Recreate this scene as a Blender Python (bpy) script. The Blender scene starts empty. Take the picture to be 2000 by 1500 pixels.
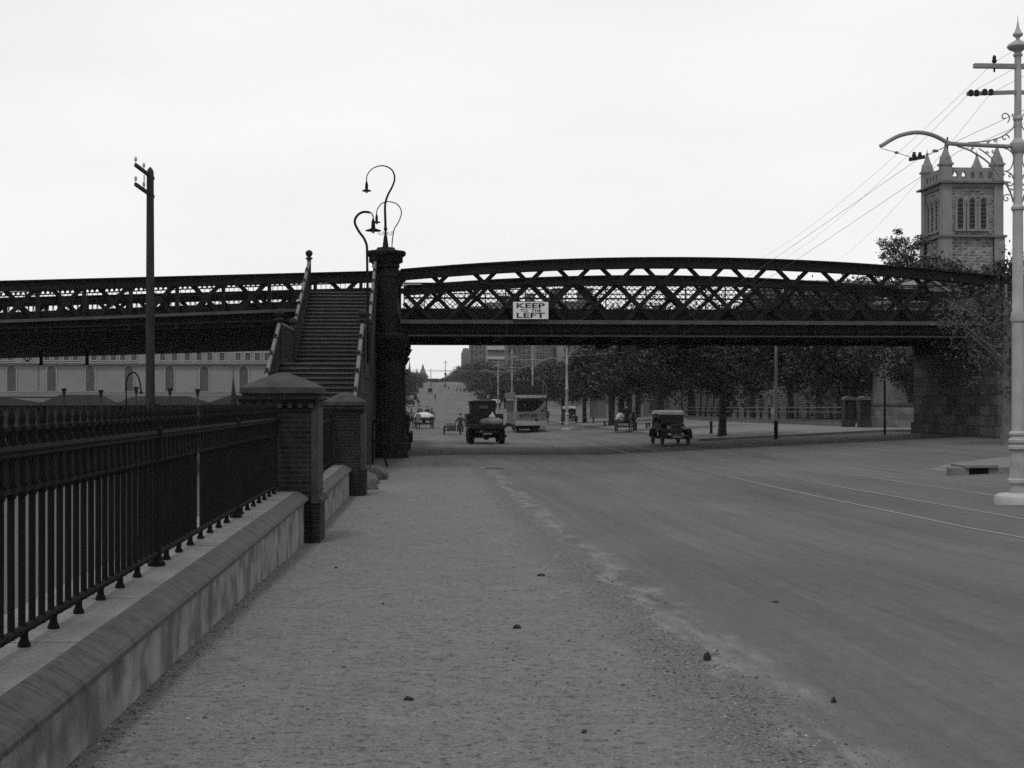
import bpy, bmesh, math, random
from mathutils import Vector, Matrix, Euler
rnd = random.Random(7)
scene = bpy.context.scene
COL = scene.collection
PI = math.pi
R = math.radians
F = 2800.0
TH = math.atan(170 / F)
ST, CT = math.sin(TH), math.cos(TH)
EYE = 2.0

def P(u, v, Y):
    """the point of the place at distance Y along the road that the photograph shows at (u, v)"""
    a = (u - 1000) / F
    b = (784 - v) / F
    k = Y / (CT - a * ST)
    return Vector((k * (ST + a * CT), Y, EYE + b * k))

# ------------------------------------------------------------------ materials
MATS = {}
def mat(name, base, rough=0.8, var=0.15, scale=6.0, fine=0.1, fscale=60.0, bump=0.0, metal=0.0, spec=0.3):
    """grey surface with large blotches and fine grain"""
    if name in MATS: return MATS[name]
    m = bpy.data.materials.new(name); m.use_nodes = True
    nt = m.node_tree; N = nt.nodes; L = nt.links
    bs = N['Principled BSDF']
    bs.inputs['Roughness'].default_value = rough
    bs.inputs['Metallic'].default_value = metal
    bs.inputs['Specular IOR Level'].default_value = spec
    geo = N.new('ShaderNodeNewGeometry')
    n1 = N.new('ShaderNodeTexNoise'); n1.inputs['Scale'].default_value = scale; n1.inputs['Detail'].default_value = 5
    n2 = N.new('ShaderNodeTexNoise'); n2.inputs['Scale'].default_value = fscale; n2.inputs['Detail'].default_value = 3
    L.new(geo.outputs['Position'], n1.inputs['Vector']); L.new(geo.outputs['Position'], n2.inputs['Vector'])
    def term(n, amp):
        mr = N.new('ShaderNodeMapRange')
        mr.inputs['From Min'].default_value = 0.3; mr.inputs['From Max'].default_value = 0.7
        mr.inputs['To Min'].default_value = 1 - amp; mr.inputs['To Max'].default_value = 1 + amp
        L.new(n.outputs['Fac'], mr.inputs['Value']); return mr.outputs[0]
    m1 = N.new('ShaderNodeMath'); m1.operation = 'MULTIPLY'
    L.new(term(n1, var), m1.inputs[0]); L.new(term(n2, fine), m1.inputs[1])
    m2 = N.new('ShaderNodeMath'); m2.operation = 'MULTIPLY'; m2.inputs[1].default_value = base
    L.new(m1.outputs[0], m2.inputs[0])
    L.new(m2.outputs[0], bs.inputs['Base Color'])
    if bump:
        b = N.new('ShaderNodeBump'); b.inputs['Strength'].default_value = bump; b.inputs['Distance'].default_value = 0.02
        L.new(n2.outputs['Fac'], b.inputs['Height']); L.new(b.outputs[0], bs.inputs['Normal'])
    MATS[name] = m
    return m

def brick_mat(name, c1, c2, mortar, bw, bh, ms=0.012, rough=0.9, squash=1.0, rubble=0.0, bias=0.0, offset=0.5):
    if name in MATS: return MATS[name]
    m = bpy.data.materials.new(name); m.use_nodes = True
    nt = m.node_tree; N = nt.nodes; L = nt.links
    bs = N['Principled BSDF']; bs.inputs['Roughness'].default_value = rough
    bs.inputs['Specular IOR Level'].default_value = 0.2
    geo = N.new('ShaderNodeNewGeometry')
    sp = N.new('ShaderNodeSeparateXYZ'); L.new(geo.outputs['Position'], sp.inputs[0])
    ad = N.new('ShaderNodeMath'); ad.operation = 'ADD'
    L.new(sp.outputs['X'], ad.inputs[0]); L.new(sp.outputs['Y'], ad.inputs[1])
    cb = N.new('ShaderNodeCombineXYZ'); L.new(ad.outputs[0], cb.inputs['X']); L.new(sp.outputs['Z'], cb.inputs['Y'])
    vec = cb.outputs[0]
    if rubble:
        nz = N.new('ShaderNodeTexNoise'); nz.inputs['Scale'].default_value = 1.3
        L.new(geo.outputs['Position'], nz.inputs['Vector'])
        vm = N.new('ShaderNodeVectorMath'); vm.operation = 'MULTIPLY_ADD'
        vm.inputs[1].default_value = (rubble, rubble, 0)
        L.new(nz.outputs['Color'], vm.inputs[0]); L.new(vec, vm.inputs[2]); vec = vm.outputs[0]
    bt = N.new('ShaderNodeTexBrick')
    bt.offset = offset
    bt.inputs['Scale'].default_value = 1.0
    bt.inputs['Brick Width'].default_value = bw; bt.inputs['Row Height'].default_value = bh
    bt.inputs['Mortar Size'].default_value = ms; bt.inputs['Mortar Smooth'].default_value = 0.3
    bt.inputs['Bias'].default_value = bias
    bt.inputs['Color1'].default_value = (c1, c1, c1, 1); bt.inputs['Color2'].default_value = (c2, c2, c2, 1)
    bt.inputs['Mortar'].default_value = (mortar, mortar, mortar, 1)
    L.new(vec, bt.inputs['Vector'])
    n1 = N.new('ShaderNodeTexNoise'); n1.inputs['Scale'].default_value = 1.7; n1.inputs['Detail'].default_value = 8
    L.new(geo.outputs['Position'], n1.inputs['Vector'])
    mr = N.new('ShaderNodeMapRange'); mr.inputs['From Min'].default_value = 0.3; mr.inputs['From Max'].default_value = 0.7
    mr.inputs['To Min'].default_value = 0.6; mr.inputs['To Max'].default_value = 1.35
    L.new(n1.outputs['Fac'], mr.inputs['Value'])
    mx = N.new('ShaderNodeVectorMath'); mx.operation = 'SCALE'
    L.new(bt.outputs['Color'], mx.inputs[0]); L.new(mr.outputs[0], mx.inputs['Scale'])
    L.new(mx.outputs[0], bs.inputs['Base Color'])
    b = N.new('ShaderNodeBump'); b.invert = True; b.inputs['Strength'].default_value = 0.6; b.inputs['Distance'].default_value = 0.01
    L.new(bt.outputs['Fac'], b.inputs['Height']); L.new(b.outputs[0], bs.inputs['Normal'])
    MATS[name] = m
    return m

iron = mat('bridge_iron', 0.005, 0.8, 0.35, 1.2, 0.15, 25, spec=0.18)
iron_edge = mat('bridge_flange_pale', 0.045, 0.8, 0.3, 1.5, 0.15, 30)  # paler grey than the rest of the bridge iron
fence_iron = mat('fence_iron', 0.005, 0.8, 0.3, 3, 0.2, 50, spec=0.12)
wood_dark = mat('stair_timber', 0.010, 0.85, 0.3, 2, 0.2, 40)
wood_tread = mat('worn_tread', 0.065, 0.85, 0.3, 3, 0.25, 30)
rail_worn = mat('worn_handrail', 0.09, 0.55, 0.15, 3, 0.1, 50)
cap_stone = mat('cap_stone', 0.032, 0.95, 0.35, 4, 0.3, 40, bump=0.5)
render_wall = None
post_paint = mat('post_paint', 0.26, 0.6, 0.16, 2.5, 0.12, 60)
concrete = mat('concrete', 0.30, 0.9, 0.15, 3, 0.15, 60, bump=0.4)
black = mat('dark_paint', 0.008, 0.7, 0.2, 3, 0.1, 40, spec=0.25)
darkcloth = mat('dark_cloth', 0.022, 0.9, 0.2, 6, 0.1, 60)
midcloth = mat('mid_cloth', 0.07, 0.9, 0.2, 6, 0.1, 60)
skin = mat('skin', 0.3, 0.6, 0.05, 6, 0.05, 60)
white = mat('white_paint', 0.62, 0.6, 0.06, 3, 0.05, 60)
lightgrey = mat('light_grey_paint', 0.27, 0.6, 0.1, 3, 0.08, 60)
midgrey = mat('mid_grey_paint', 0.12, 0.7, 0.15, 3, 0.1, 60)
glass = mat('window_dark', 0.015, 0.45, 0.1, 3, 0.0, 60, spec=0.3)
rubber = mat('tyre_rubber', 0.015, 0.9, 0.2, 6, 0.1, 60)
sack_m = mat('sacking', 0.30, 0.95, 0.15, 5, 0.2, 60)
stone_dark = brick_mat('abutment_stone', 0.04, 0.10, 0.035, 1.15, 0.46, 0.03, rubble=0.05)
brick_dark = brick_mat('dark_brick', 0.007, 0.013, 0.026, 0.23, 0.078, 0.010)
tower_stone = brick_mat('rubble_stone', 0.05, 0.19, 0.20, 0.62, 0.33, 0.08, rubble=0.25, offset=0.37)
ashlar = mat('tower_dressing', 0.165, 0.9, 0.12, 1.0, 0.12, 12)
wood_post = mat('old_timber', 0.016, 0.9, 0.3, 2, 0.25, 30)
wood_rail = mat('grey_timber', 0.11, 0.9, 0.25, 2, 0.2, 30)
bark = mat('bark', 0.03, 0.95, 0.3, 4, 0.3, 30, bump=0.5)
wire_m = mat('wire', 0.12, 0.5, 0, 3, 0, 30)
rock_m = mat('rock', 0.07, 0.95, 0.4, 5, 0.3, 40, bump=0.7)

def wall_render_mat():
    m = bpy.data.materials.new('stained_render'); m.use_nodes = True
    nt = m.node_tree; N = nt.nodes; L = nt.links
    bs = N['Principled BSDF']; bs.inputs['Roughness'].default_value = 0.95
    geo = N.new('ShaderNodeNewGeometry')
    def noise(sc, det, st):
        mp = N.new('ShaderNodeMapping'); mp.inputs['Scale'].default_value = st
        L.new(geo.outputs['Position'], mp.inputs['Vector'])
        n = N.new('ShaderNodeTexNoise'); n.inputs['Scale'].default_value = sc; n.inputs['Detail'].default_value = det
        L.new(mp.outputs[0], n.inputs['Vector']); return n.outputs['Fac']
    def rng(s, a, b, c, d):
        mr = N.new('ShaderNodeMapRange')
        for i, v in zip(('From Min', 'From Max', 'To Min', 'To Max'), (a, b, c, d)): mr.inputs[i].default_value = v
        L.new(s, mr.inputs['Value']); return mr.outputs[0]
    def mul(a, b):
        x = N.new('ShaderNodeMath'); x.operation = 'MULTIPLY'; L.new(a, x.inputs[0]); L.new(b, x.inputs[1]); return x.outputs[0]
    drips = rng(noise(4.5, 6, (1, 1, 0.16)), 0.35, 0.65, 0.78, 1.1)
    patch = rng(noise(2.2, 9, (1, 1, 1)), 0.40, 0.56, 0.5, 1.2)
    fine = rng(noise(45, 3, (1, 1, 1)), 0.3, 0.7, 0.85, 1.15)
    v = mul(mul(drips, patch), fine)
    c = N.new('ShaderNodeMath'); c.operation = 'MULTIPLY'; c.inputs[1].default_value = 0.16; L.new(v, c.inputs[0])
    L.new(c.outputs[0], bs.inputs['Base Color'])
    b = N.new('ShaderNodeBump'); b.inputs['Strength'].default_value = 0.5; b.inputs['Distance'].default_value = 0.01
    L.new(v, b.inputs['Height']); L.new(b.outputs[0], bs.inputs['Normal'])
    return m
render_wall = wall_render_mat()

def leaf_mat(name, lo, hi):
    m = bpy.data.materials.new(name); m.use_nodes = True
    nt = m.node_tree; N = nt.nodes; L = nt.links
    bs = N['Principled BSDF']; bs.inputs['Roughness'].default_value = 0.7
    bs.inputs['Specular IOR Level'].default_value = 0.25
    geo = N.new('ShaderNodeNewGeometry')
    mr = N.new('ShaderNodeMapRange'); mr.inputs['To Min'].default_value = lo; mr.inputs['To Max'].default_value = hi
    pw = N.new('ShaderNodeMath'); pw.operation = 'POWER'; pw.inputs[1].default_value = 2.0
    L.new(geo.outputs['Random Per Island'], pw.inputs[0]); L.new(pw.outputs[0], mr.inputs['Value'])
    L.new(mr.outputs[0], bs.inputs['Base Color'])
    return m
leaf_dark = leaf_mat('leaf_dark', 0.007, 0.08)
leaf_mid = leaf_mat('leaf_mid', 0.015, 0.09)
leaf_pale = leaf_mat('leaf_grey', 0.02, 0.10)

# ------------------------------------------------------------------ mesh builder
class MB:
    def __init__(s): s.v = []; s.f = []; s.m = []; s.sm = []; s.mi = 0; s.smooth = False
    def add(s, vs, fs):
        o = len(s.v); s.v += [tuple(p) for p in vs]
        for f in fs:
            s.f.append([o + i for i in f]); s.m.append(s.mi); s.sm.append(s.smooth)
        return s
    def box(s, x0, x1, y0, y1, z0, z1):
        s.add([(x0,y0,z0),(x1,y0,z0),(x1,y1,z0),(x0,y1,z0),(x0,y0,z1),(x1,y0,z1),(x1,y1,z1),(x0,y1,z1)],
              [(0,3,2,1),(4,5,6,7),(0,1,5,4),(1,2,6,5),(2,3,7,6),(3,0,4,7)]); return s
    def beam(s, p, q, w, h, up=(0, 0, 1)):
        """box bar from p to q; w across, h along up"""
        p = Vector(p); q = Vector(q); d = (q - p).normalized(); u = Vector(up)
        if abs(d.dot(u)) > 0.98: u = Vector((0, 1, 0))
        a = d.cross(u).normalized(); u = a.cross(d).normalized()
        vs = []
        for c in (p, q):
            for i, j in ((-1,-1),(1,-1),(1,1),(-1,1)): vs.append(c + a * (i * w / 2) + u * (j * h / 2))
        s.add(vs, [(0,3,2,1),(4,5,6,7),(0,1,5,4),(1,2,6,5),(2,3,7,6),(3,0,4,7)]); return s
    def tube(s, pts, r, n=8, cap=True):
        pts = [Vector(p) for p in pts]
        k = len(pts)
        rs = r if isinstance(r, (list, tuple)) else [r] * k
        prev = None; rings = []
        for i in range(k):
            d = (pts[min(i + 1, k - 1)] - pts[max(i - 1, 0)])
            if d.length < 1e-9: d = Vector((0, 0, 1))
            d.normalize()
            if prev is None:
                a = d.cross(Vector((0, 0, 1)))
                if a.length < 0.05: a = d.cross(Vector((0, 1, 0)))
                a.normalize()
            else:
                a = (prev - d * prev.dot(d)); a.normalize()
            prev = a; b = d.cross(a)
            rings.append([pts[i] + (a * math.cos(2*PI*j/n) + b * math.sin(2*PI*j/n)) * rs[i] for j in range(n)])
        vs = [p for rg in rings for p in rg]; fs = []
        for i in range(k - 1):
            for j in range(n):
                fs.append((i*n+j, i*n+(j+1) % n, (i+1)*n+(j+1) % n, (i+1)*n+j))
        if cap: fs.append(tuple(range(n))[::-1]); fs.append(tuple((k-1)*n + j for j in range(n)))
        sm = s.smooth; s.smooth = True; s.add(vs, fs); s.smooth = sm; return s
    def lathe(s, prof, c=(0, 0, 0), n=20, smooth=True, phase=0.0):
        """prof: (radius, z) from bottom to top"""
        cx, cy, cz = c; vs = []; fs = []
        for r, z in prof:
            for j in range(n):
                a = 2*PI*j/n + phase
                vs.append((cx + r*math.cos(a), cy + r*math.sin(a), cz + z))
        for i in range(len(prof) - 1):
            for j in range(n):
                fs.append((i*n+j, i*n+(j+1) % n, (i+1)*n+(j+1) % n, (i+1)*n+j))
        fs.append(tuple(range(n))[::-1]); fs.append(tuple((len(prof)-1)*n + j for j in range(n)))
        sm = s.smooth; s.smooth = smooth; s.add(vs, fs); s.smooth = sm; return s
    def prism(s, poly, axis, a, b):
        """extrude a 2-D polygon along axis ('x','y','z') from a to b"""
        n = len(poly)
        def mk(p, t):
            if axis == 'x': return (t, p[0], p[1])
            if axis == 'y': return (p[0], t, p[1])
            return (p[0], p[1], t)
        s.add([mk(p, a) for p in poly] + [mk(p, b) for p in poly],
              [tuple(range(n))[::-1], tuple(range(n, 2*n))] + [(i, (i+1) % n, n+(i+1) % n, n+i) for i in range(n)]); return s
    def ell(s, c, r, nu=10, nv=7, rot=None):
        c = Vector(c); vs = []; fs = []
        for i in range(nv + 1):
            ph = -PI/2 + PI*i/nv
            for j in range(nu):
                a = 2*PI*j/nu
                p = Vector((r[0]*math.cos(ph)*math.cos(a), r[1]*math.cos(ph)*math.sin(a), r[2]*math.sin(ph)))
                if rot: p = rot @ p
                vs.append(c + p)
        for i in range(nv):
            for j in range(nu):
                fs.append((i*nu+j, i*nu+(j+1) % nu, (i+1)*nu+(j+1) % nu, (i+1)*nu+j))
        sm = s.smooth; s.smooth = True; s.add(vs, fs); s.smooth = sm; return s
    def ring(s, c, R0, r, ax='y', n=20, m=6):
        pts = []
        for i in range(n + 1):
            a = 2*PI*i/n
            if ax == 'y': pts.append((c[0]+R0*math.cos(a), c[1], c[2]+R0*math.sin(a)))
            elif ax == 'x': pts.append((c[0], c[1]+R0*math.cos(a), c[2]+R0*math.sin(a)))
            else: pts.append((c[0]+R0*math.cos(a), c[1]+R0*math.sin(a), c[2]))
        s.tube(pts, r, m, cap=False); return s
    def mesh(s, name, mats):
        me = bpy.data.meshes.new(name)
        me.from_pydata(s.v, [], s.f)
        ms = mats if isinstance(mats, (list, tuple)) else [mats]
        for m in ms: me.materials.append(m)
        if len(ms) > 1: me.polygons.foreach_set('material_index', s.m)
        if any(s.sm): me.polygons.foreach_set('use_smooth', s.sm)
        bm = bmesh.new(); bm.from_mesh(me)
        bmesh.ops.remove_doubles(bm, verts=[v for v in bm.verts if not v.link_faces], dist=1e-9)
        bmesh.ops.recalc_face_normals(bm, faces=bm.faces)
        bm.to_mesh(me); bm.free()
        me.update()
        if any(s.sm): me.set_sharp_from_angle(angle=R(32))
        return me
    def build(s, name, mats, parent=None, label=None):
        me = s.mesh(name, mats)
        o = bpy.data.objects.new(name, me); COL.objects.link(o)
        if parent is not None: o.parent = parent
        if label: o['label'] = label
        return o

def tag(o, label=None, cat=None, group=None, kind=None):
    if label: o['label'] = label
    if cat: o['category'] = cat
    if group: o['group'] = group
    if kind: o['kind'] = kind
    return o
def thing(name, label, cat, loc=(0, 0, 0), rz=0.0, group=None):
    o = bpy.data.objects.new(name, None); COL.objects.link(o)
    o.location = loc; o.rotation_euler = (0, 0, rz); o.empty_display_size = 0.2
    return tag(o, label, cat, group)
def copy_tree(o, parent=None):
    c = o.copy(); COL.objects.link(c)
    if parent is not None: c.parent = parent
    for ch in [x for x in o.children]: copy_tree(ch, c)
    return c
def dup(o, loc, rz=0.0, label=None, group=None, scale=None):
    c = copy_tree(o); c.location = loc; c.rotation_euler = (0, 0, rz)
    if scale: c.scale = scale if isinstance(scale, tuple) else (scale,) * 3
    if label: c['label'] = label
    if group: c['group'] = group
    return c

# ------------------------------------------------------------------ terrain
PROF = [(-40, .2), (0, .14), (8, .08), (11, .04), (17, -.07), (22, -.22), (36, -.35), (62, -.44), (84, -.45), (127, -.66),
        (150, -.7), (200, -.6), (300, .3), (440, 2.7), (560, 5.6), (660, 8.5), (780, 11.8), (900, 14.4), (960, 14.9), (1100, 14.0), (2500, 10), (6000, 0)]
def prof(Y):
    for (a, b), (c, d) in zip(PROF, PROF[1:]):
        if Y <= c:
            t = max(0, (Y - a) / (c - a)); return b + (d - b) * t
    return PROF[-1][1]
def gz(X, Y):
    z = prof(Y)
    if X > 8:
        f = 1.0 if Y < 140 else max(0.0, 1 - (Y - 140) / 100)
        z += f * min(0.8, 0.047 * (X - 8))
    if X <= -2.6:
        f = 1.0 if Y < 185 else max(0.0, 1 - (Y - 185) / 40)
        z = z * (1 - f) + (-1.3) * f
    return z
GX = [-3000, -1200, -500, -250, -120, -60, -30, -16, -10, -6, -4, -2.6, -2.5, -1.87, -1.0, 0, 1, 2.2, 3, 4.5, 6, 8, 10, 11.5, 13, 14.8, 17, 20, 23, 25.03, 28, 34, 45, 70, 120, 250, 500, 1200, 3000]
GY = [-40, -10] + list(range(0, 40, 4)) + [40, 44, 48, 52, 56, 60, 64, 68, 72, 76] + list(range(80, 150, 6)) + [150, 165, 185, 200, 215, 225, 250, 275, 300, 330, 370, 405, 440, 500, 560, 610, 660, 720, 780, 840, 900, 930, 960, 1000, 1100, 1300, 1700, 2500, 6000]
def sheet(name, cond, dz, material, kind='structure'):
    idx = {}; vs = []; fs = []
    def vi(i, j):
        if (i, j) not in idx:
            idx[(i, j)] = len(vs); vs.append((GX[i], GY[j], gz(GX[i], GY[j]) + dz))
        return idx[(i, j)]
    for i in range(len(GX) - 1):
        for j in range(len(GY) - 1):
            if cond((GX[i] + GX[i+1]) / 2, (GY[j] + GY[j+1]) / 2):
                fs.append((vi(i, j), vi(i+1, j), vi(i+1, j+1), vi(i, j+1)))
    me = bpy.data.meshes.new(name); me.from_pydata(vs, [], fs); me.materials.append(material); me.update()
    o = bpy.data.objects.new(name, me); COL.objects.link(o)
    return tag(o, kind=kind)

def ground_material(name, mode):
    """one street surface: loose gravel path, dusty gutter, rolled road with wheel-worn bands along Y"""
    m = bpy.data.materials.new(name); m.use_nodes = True
    nt = m.node_tree; N = nt.nodes; L = nt.links
    bs = N['Principled BSDF']; bs.inputs['Roughness'].default_value = 0.95; bs.inputs['Specular IOR Level'].default_value = 0.15
    geo = N.new('ShaderNodeNewGeometry'); pos = geo.outputs['Position']
    sp = N.new('ShaderNodeSeparateXYZ'); L.new(pos, sp.inputs[0])
    def noise(sc, det=4, st=(1, 1, 1), rough=0.5):
        mp = N.new('ShaderNodeMapping'); mp.inputs['Scale'].default_value = st
        L.new(pos, mp.inputs['Vector'])
        n = N.new('ShaderNodeTexNoise'); n.inputs['Scale'].default_value = sc; n.inputs['Detail'].default_value = det
        n.inputs['Roughness'].default_value = rough
        L.new(mp.outputs[0], n.inputs['Vector']); return n.outputs['Fac']
    def rng(s, a, b, c, d):
        mr = N.new('ShaderNodeMapRange')
        for i, v in zip(('From Min', 'From Max', 'To Min', 'To Max'), (a, b, c, d)): mr.inputs[i].default_value = v
        L.new(s, mr.inputs['Value']); return mr.outputs[0]
    def mth(op, a, b):
        x = N.new('ShaderNodeMath'); x.operation = op
        for k, q in enumerate((a, b)):
            if isinstance(q, (int, float)): x.inputs[k].default_value = q
            else: L.new(q, x.inputs[k])
        return x.outputs[0]
    def mix(f, a, b):
        return mth('ADD', mth('MULTIPLY', a, mth('SUBTRACT', 1.0, f)), mth('MULTIPLY', b, f))
    grain = mth('MULTIPLY', rng(noise(60, 5, rough=0.75), 0.3, 0.7, 0.5, 1.5), rng(noise(11, 5, rough=0.7), 0.3, 0.7, 0.8, 1.2))
    grit = rng(noise(22, 3), 0.62, 0.72, 1.0, 0.5)
    blot = rng(noise(1.8, 7, rough=0.65), 0.3, 0.7, 0.9, 1.1)
    fleck = rng(noise(13, 5, (1, 1, 1), rough=0.75), 0.54, 0.63, 1.0, 0.48)
    spots = rng(noise(7, 4, (1, 2.0, 1), rough=0.65), 0.60, 0.70, 1.0, 0.62)
    path = mth('MULTIPLY', mth('MULTIPLY', mth('MULTIPLY', grain, grit), mth('MULTIPLY', mth('MULTIPLY', blot, fleck), spots)), 0.128)
    streak = mth('MULTIPLY', rng(noise(1.3, 7, (1, 0.05, 1), 0.6), 0.3, 0.7, 0.82, 1.18), rng(noise(9, 3, (1, 0.012, 1), 0.6), 0.3, 0.7, 0.9, 1.1))
    rblot = rng(noise(0.25, 5, (1, 0.4, 1)), 0.3, 0.7, 0.85, 1.15)
    rg = mth('MULTIPLY', rng(noise(70, 5, rough=0.75), 0.3, 0.7, 0.72, 1.28), rng(noise(12, 5, (1, 0.3, 1), rough=0.7), 0.3, 0.7, 0.88, 1.12))
    rspot = rng(noise(2.2, 5, (1, 1.5, 1)), 0.68, 0.74, 1.0, 0.75)
    road = mth('MULTIPLY', mth('MULTIPLY', mth('MULTIPLY', streak, rblot), mth('MULTIPLY', rg, rspot)), 0.089)
    if mode == 'yard':
        out = mth('MULTIPLY', mth('MULTIPLY', grain, blot), 0.075)
    elif mode == 'lawn':
        out = mth('MULTIPLY', mth('MULTIPLY', grain, blot), 0.03)
    elif mode == 'pave':
        out = mth('MULTIPLY', mth('MULTIPLY', mth('MULTIPLY', grain, blot), spots), 0.13)
    else:
        wob = rng(noise(0.7, 8, (0.8, 1, 1), 0.7), 0.2, 0.8, -0.45, 0.45)
        xw = mth('ADD', sp.outputs['X'], wob)
        far = rng(sp.outputs['Y'], 50.5, 53.5, 0.0, 1.0)
        f = mth('MAXIMUM', rng(xw, 2.1, 2.3, 0.0, 1.0), far)
        base = mix(f, path, road)
        # dark stony band on the path side of the edge, pale dust on the road side
        db = mth('MULTIPLY', rng(xw, 1.45, 1.9, 0.0, 1.0), rng(xw, 2.1, 2.2, 1.0, 0.0))
        peb = rng(noise(34, 6, rough=0.8), 0.42, 0.56, 0.25, 1.25)
        nf = mth('SUBTRACT', 1.0, far)
        base = mix(mth('MULTIPLY', mth('MULTIPLY', db, nf), 0.75), base, mth('MULTIPLY', peb, 0.11))
        pb = mth('MULTIPLY', rng(xw, 2.12, 2.18, 0.0, 1.0), rng(xw, 2.2, 2.6, 1.0, 0.0))
        dust = rng(noise(2.5, 6, (1.5, 0.3, 1), 0.7), 0.42, 0.58, 0.0, 1.0)
        base = mix(mth('MULTIPLY', mth('MULTIPLY', mth('MULTIPLY', pb, dust), nf), 0.6), base, mth('MULTIPLY', rg, 0.21))
        out = base
    L.new(out, bs.inputs['Base Color'])
    b = N.new('ShaderNodeBump'); b.inputs['Strength'].default_value = 0.35 if mode != 'road' else 0.3; b.inputs['Distance'].default_value = 0.012
    L.new(grain, b.inputs['Height']); L.new(b.outputs[0], bs.inputs['Normal'])
    return m
street_m = ground_material('street_gravel', 'street')
road_m = ground_material('road_surface', 'road')
yard_m = ground_material('yard_ballast', 'yard')
pave_m = ground_material('pavement_gravel', 'pave')
sheet('ground', lambda x, y: True, 0.0, yard_m)
def is_path(x, y): return -2.5 < x < 2.2 and y < 52
def is_road(x, y):
    if y < 52: return 2.2 < x < 25.03 and y > -40
    if y < 76: return -2.5 < x < 25.03
    if y < 200: return -2.5 < x < 14.8
    return -10 < x < 28 and y < 1000
sheet('footpath', is_path, 0.008, street_m)
sheet('road', is_road, 0.008, street_m)
# ------------------------------------------------------------------ camera, light, sky
cam = bpy.data.cameras.new('camera'); co = bpy.data.objects.new('camera', cam); COL.objects.link(co)
co.location = (0, 0, EYE); co.rotation_euler = (R(90), 0, -TH)
cam.sensor_width = 36; cam.lens = 36 * F / 2000; cam.shift_y = 34 / 2000
cam.clip_start = 0.1; cam.clip_end = 12000
scene.camera = co
SUN_EL, SUN_AZ = R(60), R(200)   # azimuth measured clockwise from +Y
w = bpy.data.worlds.new('World'); scene.world = w; w.use_nodes = True
nt = w.node_tree; N = nt.nodes; L = nt.links
bg = N['Background']; bg.inputs['Strength'].default_value = 0.1
sky = N.new('ShaderNodeTexSky'); sky.sky_type = 'NISHITA'; sky.sun_disc = False
sky.sun_elevation = SUN_EL; sky.sun_rotation = SUN_AZ
bw = N.new('ShaderNodeRGBToBW'); L.new(sky.outputs[0], bw.inputs[0])
mn = N.new('ShaderNodeMath'); mn.operation = 'MINIMUM'; mn.inputs[1].default_value = 9.0; L.new(bw.outputs[0], mn.inputs[0])
tc = N.new('ShaderNodeTexCoord')
mp = N.new('ShaderNodeMapping'); mp.inputs['Scale'].default_value = (1, 1, 3.5); L.new(tc.outputs['Generated'], mp.inputs['Vector'])
cn = N.new('ShaderNodeTexNoise'); cn.inputs['Scale'].default_value = 2.2; cn.inputs['Detail'].default_value = 6
L.new(mp.outputs[0], cn.inputs['Vector'])
cr = N.new('ShaderNodeMapRange'); cr.inputs['From Min'].default_value = 0.35; cr.inputs['From Max'].default_value = 0.65
cr.inputs['To Min'].default_value = 0.92; cr.inputs['To Max'].default_value = 1.035
L.new(cn.outputs['Fac'], cr.inputs['Value'])
m1 = N.new('ShaderNodeMath'); m1.operation = 'MULTIPLY'; m1.inputs[1].default_value = 0.12; L.new(mn.outputs[0], m1.inputs[0])
m2 = N.new('ShaderNodeMath'); m2.operation = 'ADD'; m2.inputs[1].default_value = 8.9; L.new(m1.outputs[0], m2.inputs[0])
m3 = N.new('ShaderNodeMath'); m3.operation = 'MULTIPLY'; L.new(m2.outputs[0], m3.inputs[0]); L.new(cr.outputs[0], m3.inputs[1])
L.new(m3.outputs[0], bg.inputs['Color'])
sl = bpy.data.lights.new('sun', 'SUN'); so = bpy.data.objects.new('sun', sl); COL.objects.link(so)
sl.energy = 1.25; sl.angle = R(10)
sd = Vector((math.sin(SUN_AZ) * math.cos(SUN_EL), math.cos(SUN_AZ) * math.cos(SUN_EL), math.sin(SUN_EL)))
so.rotation_euler = sd.to_track_quat('Z', 'Y').to_euler(); so.location = sd * 50
scene.view_settings.view_transform = 'Standard'; scene.view_settings.look = 'None'
scene.view_settings.exposure = 0.0; scene.view_settings.gamma = 1.0
scene.render.film_transparent = False
scene.cycles.max_bounces = 5
scene.cycles.use_denoising = False
scene.cycles.sample_clamp_indirect = 2
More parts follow.
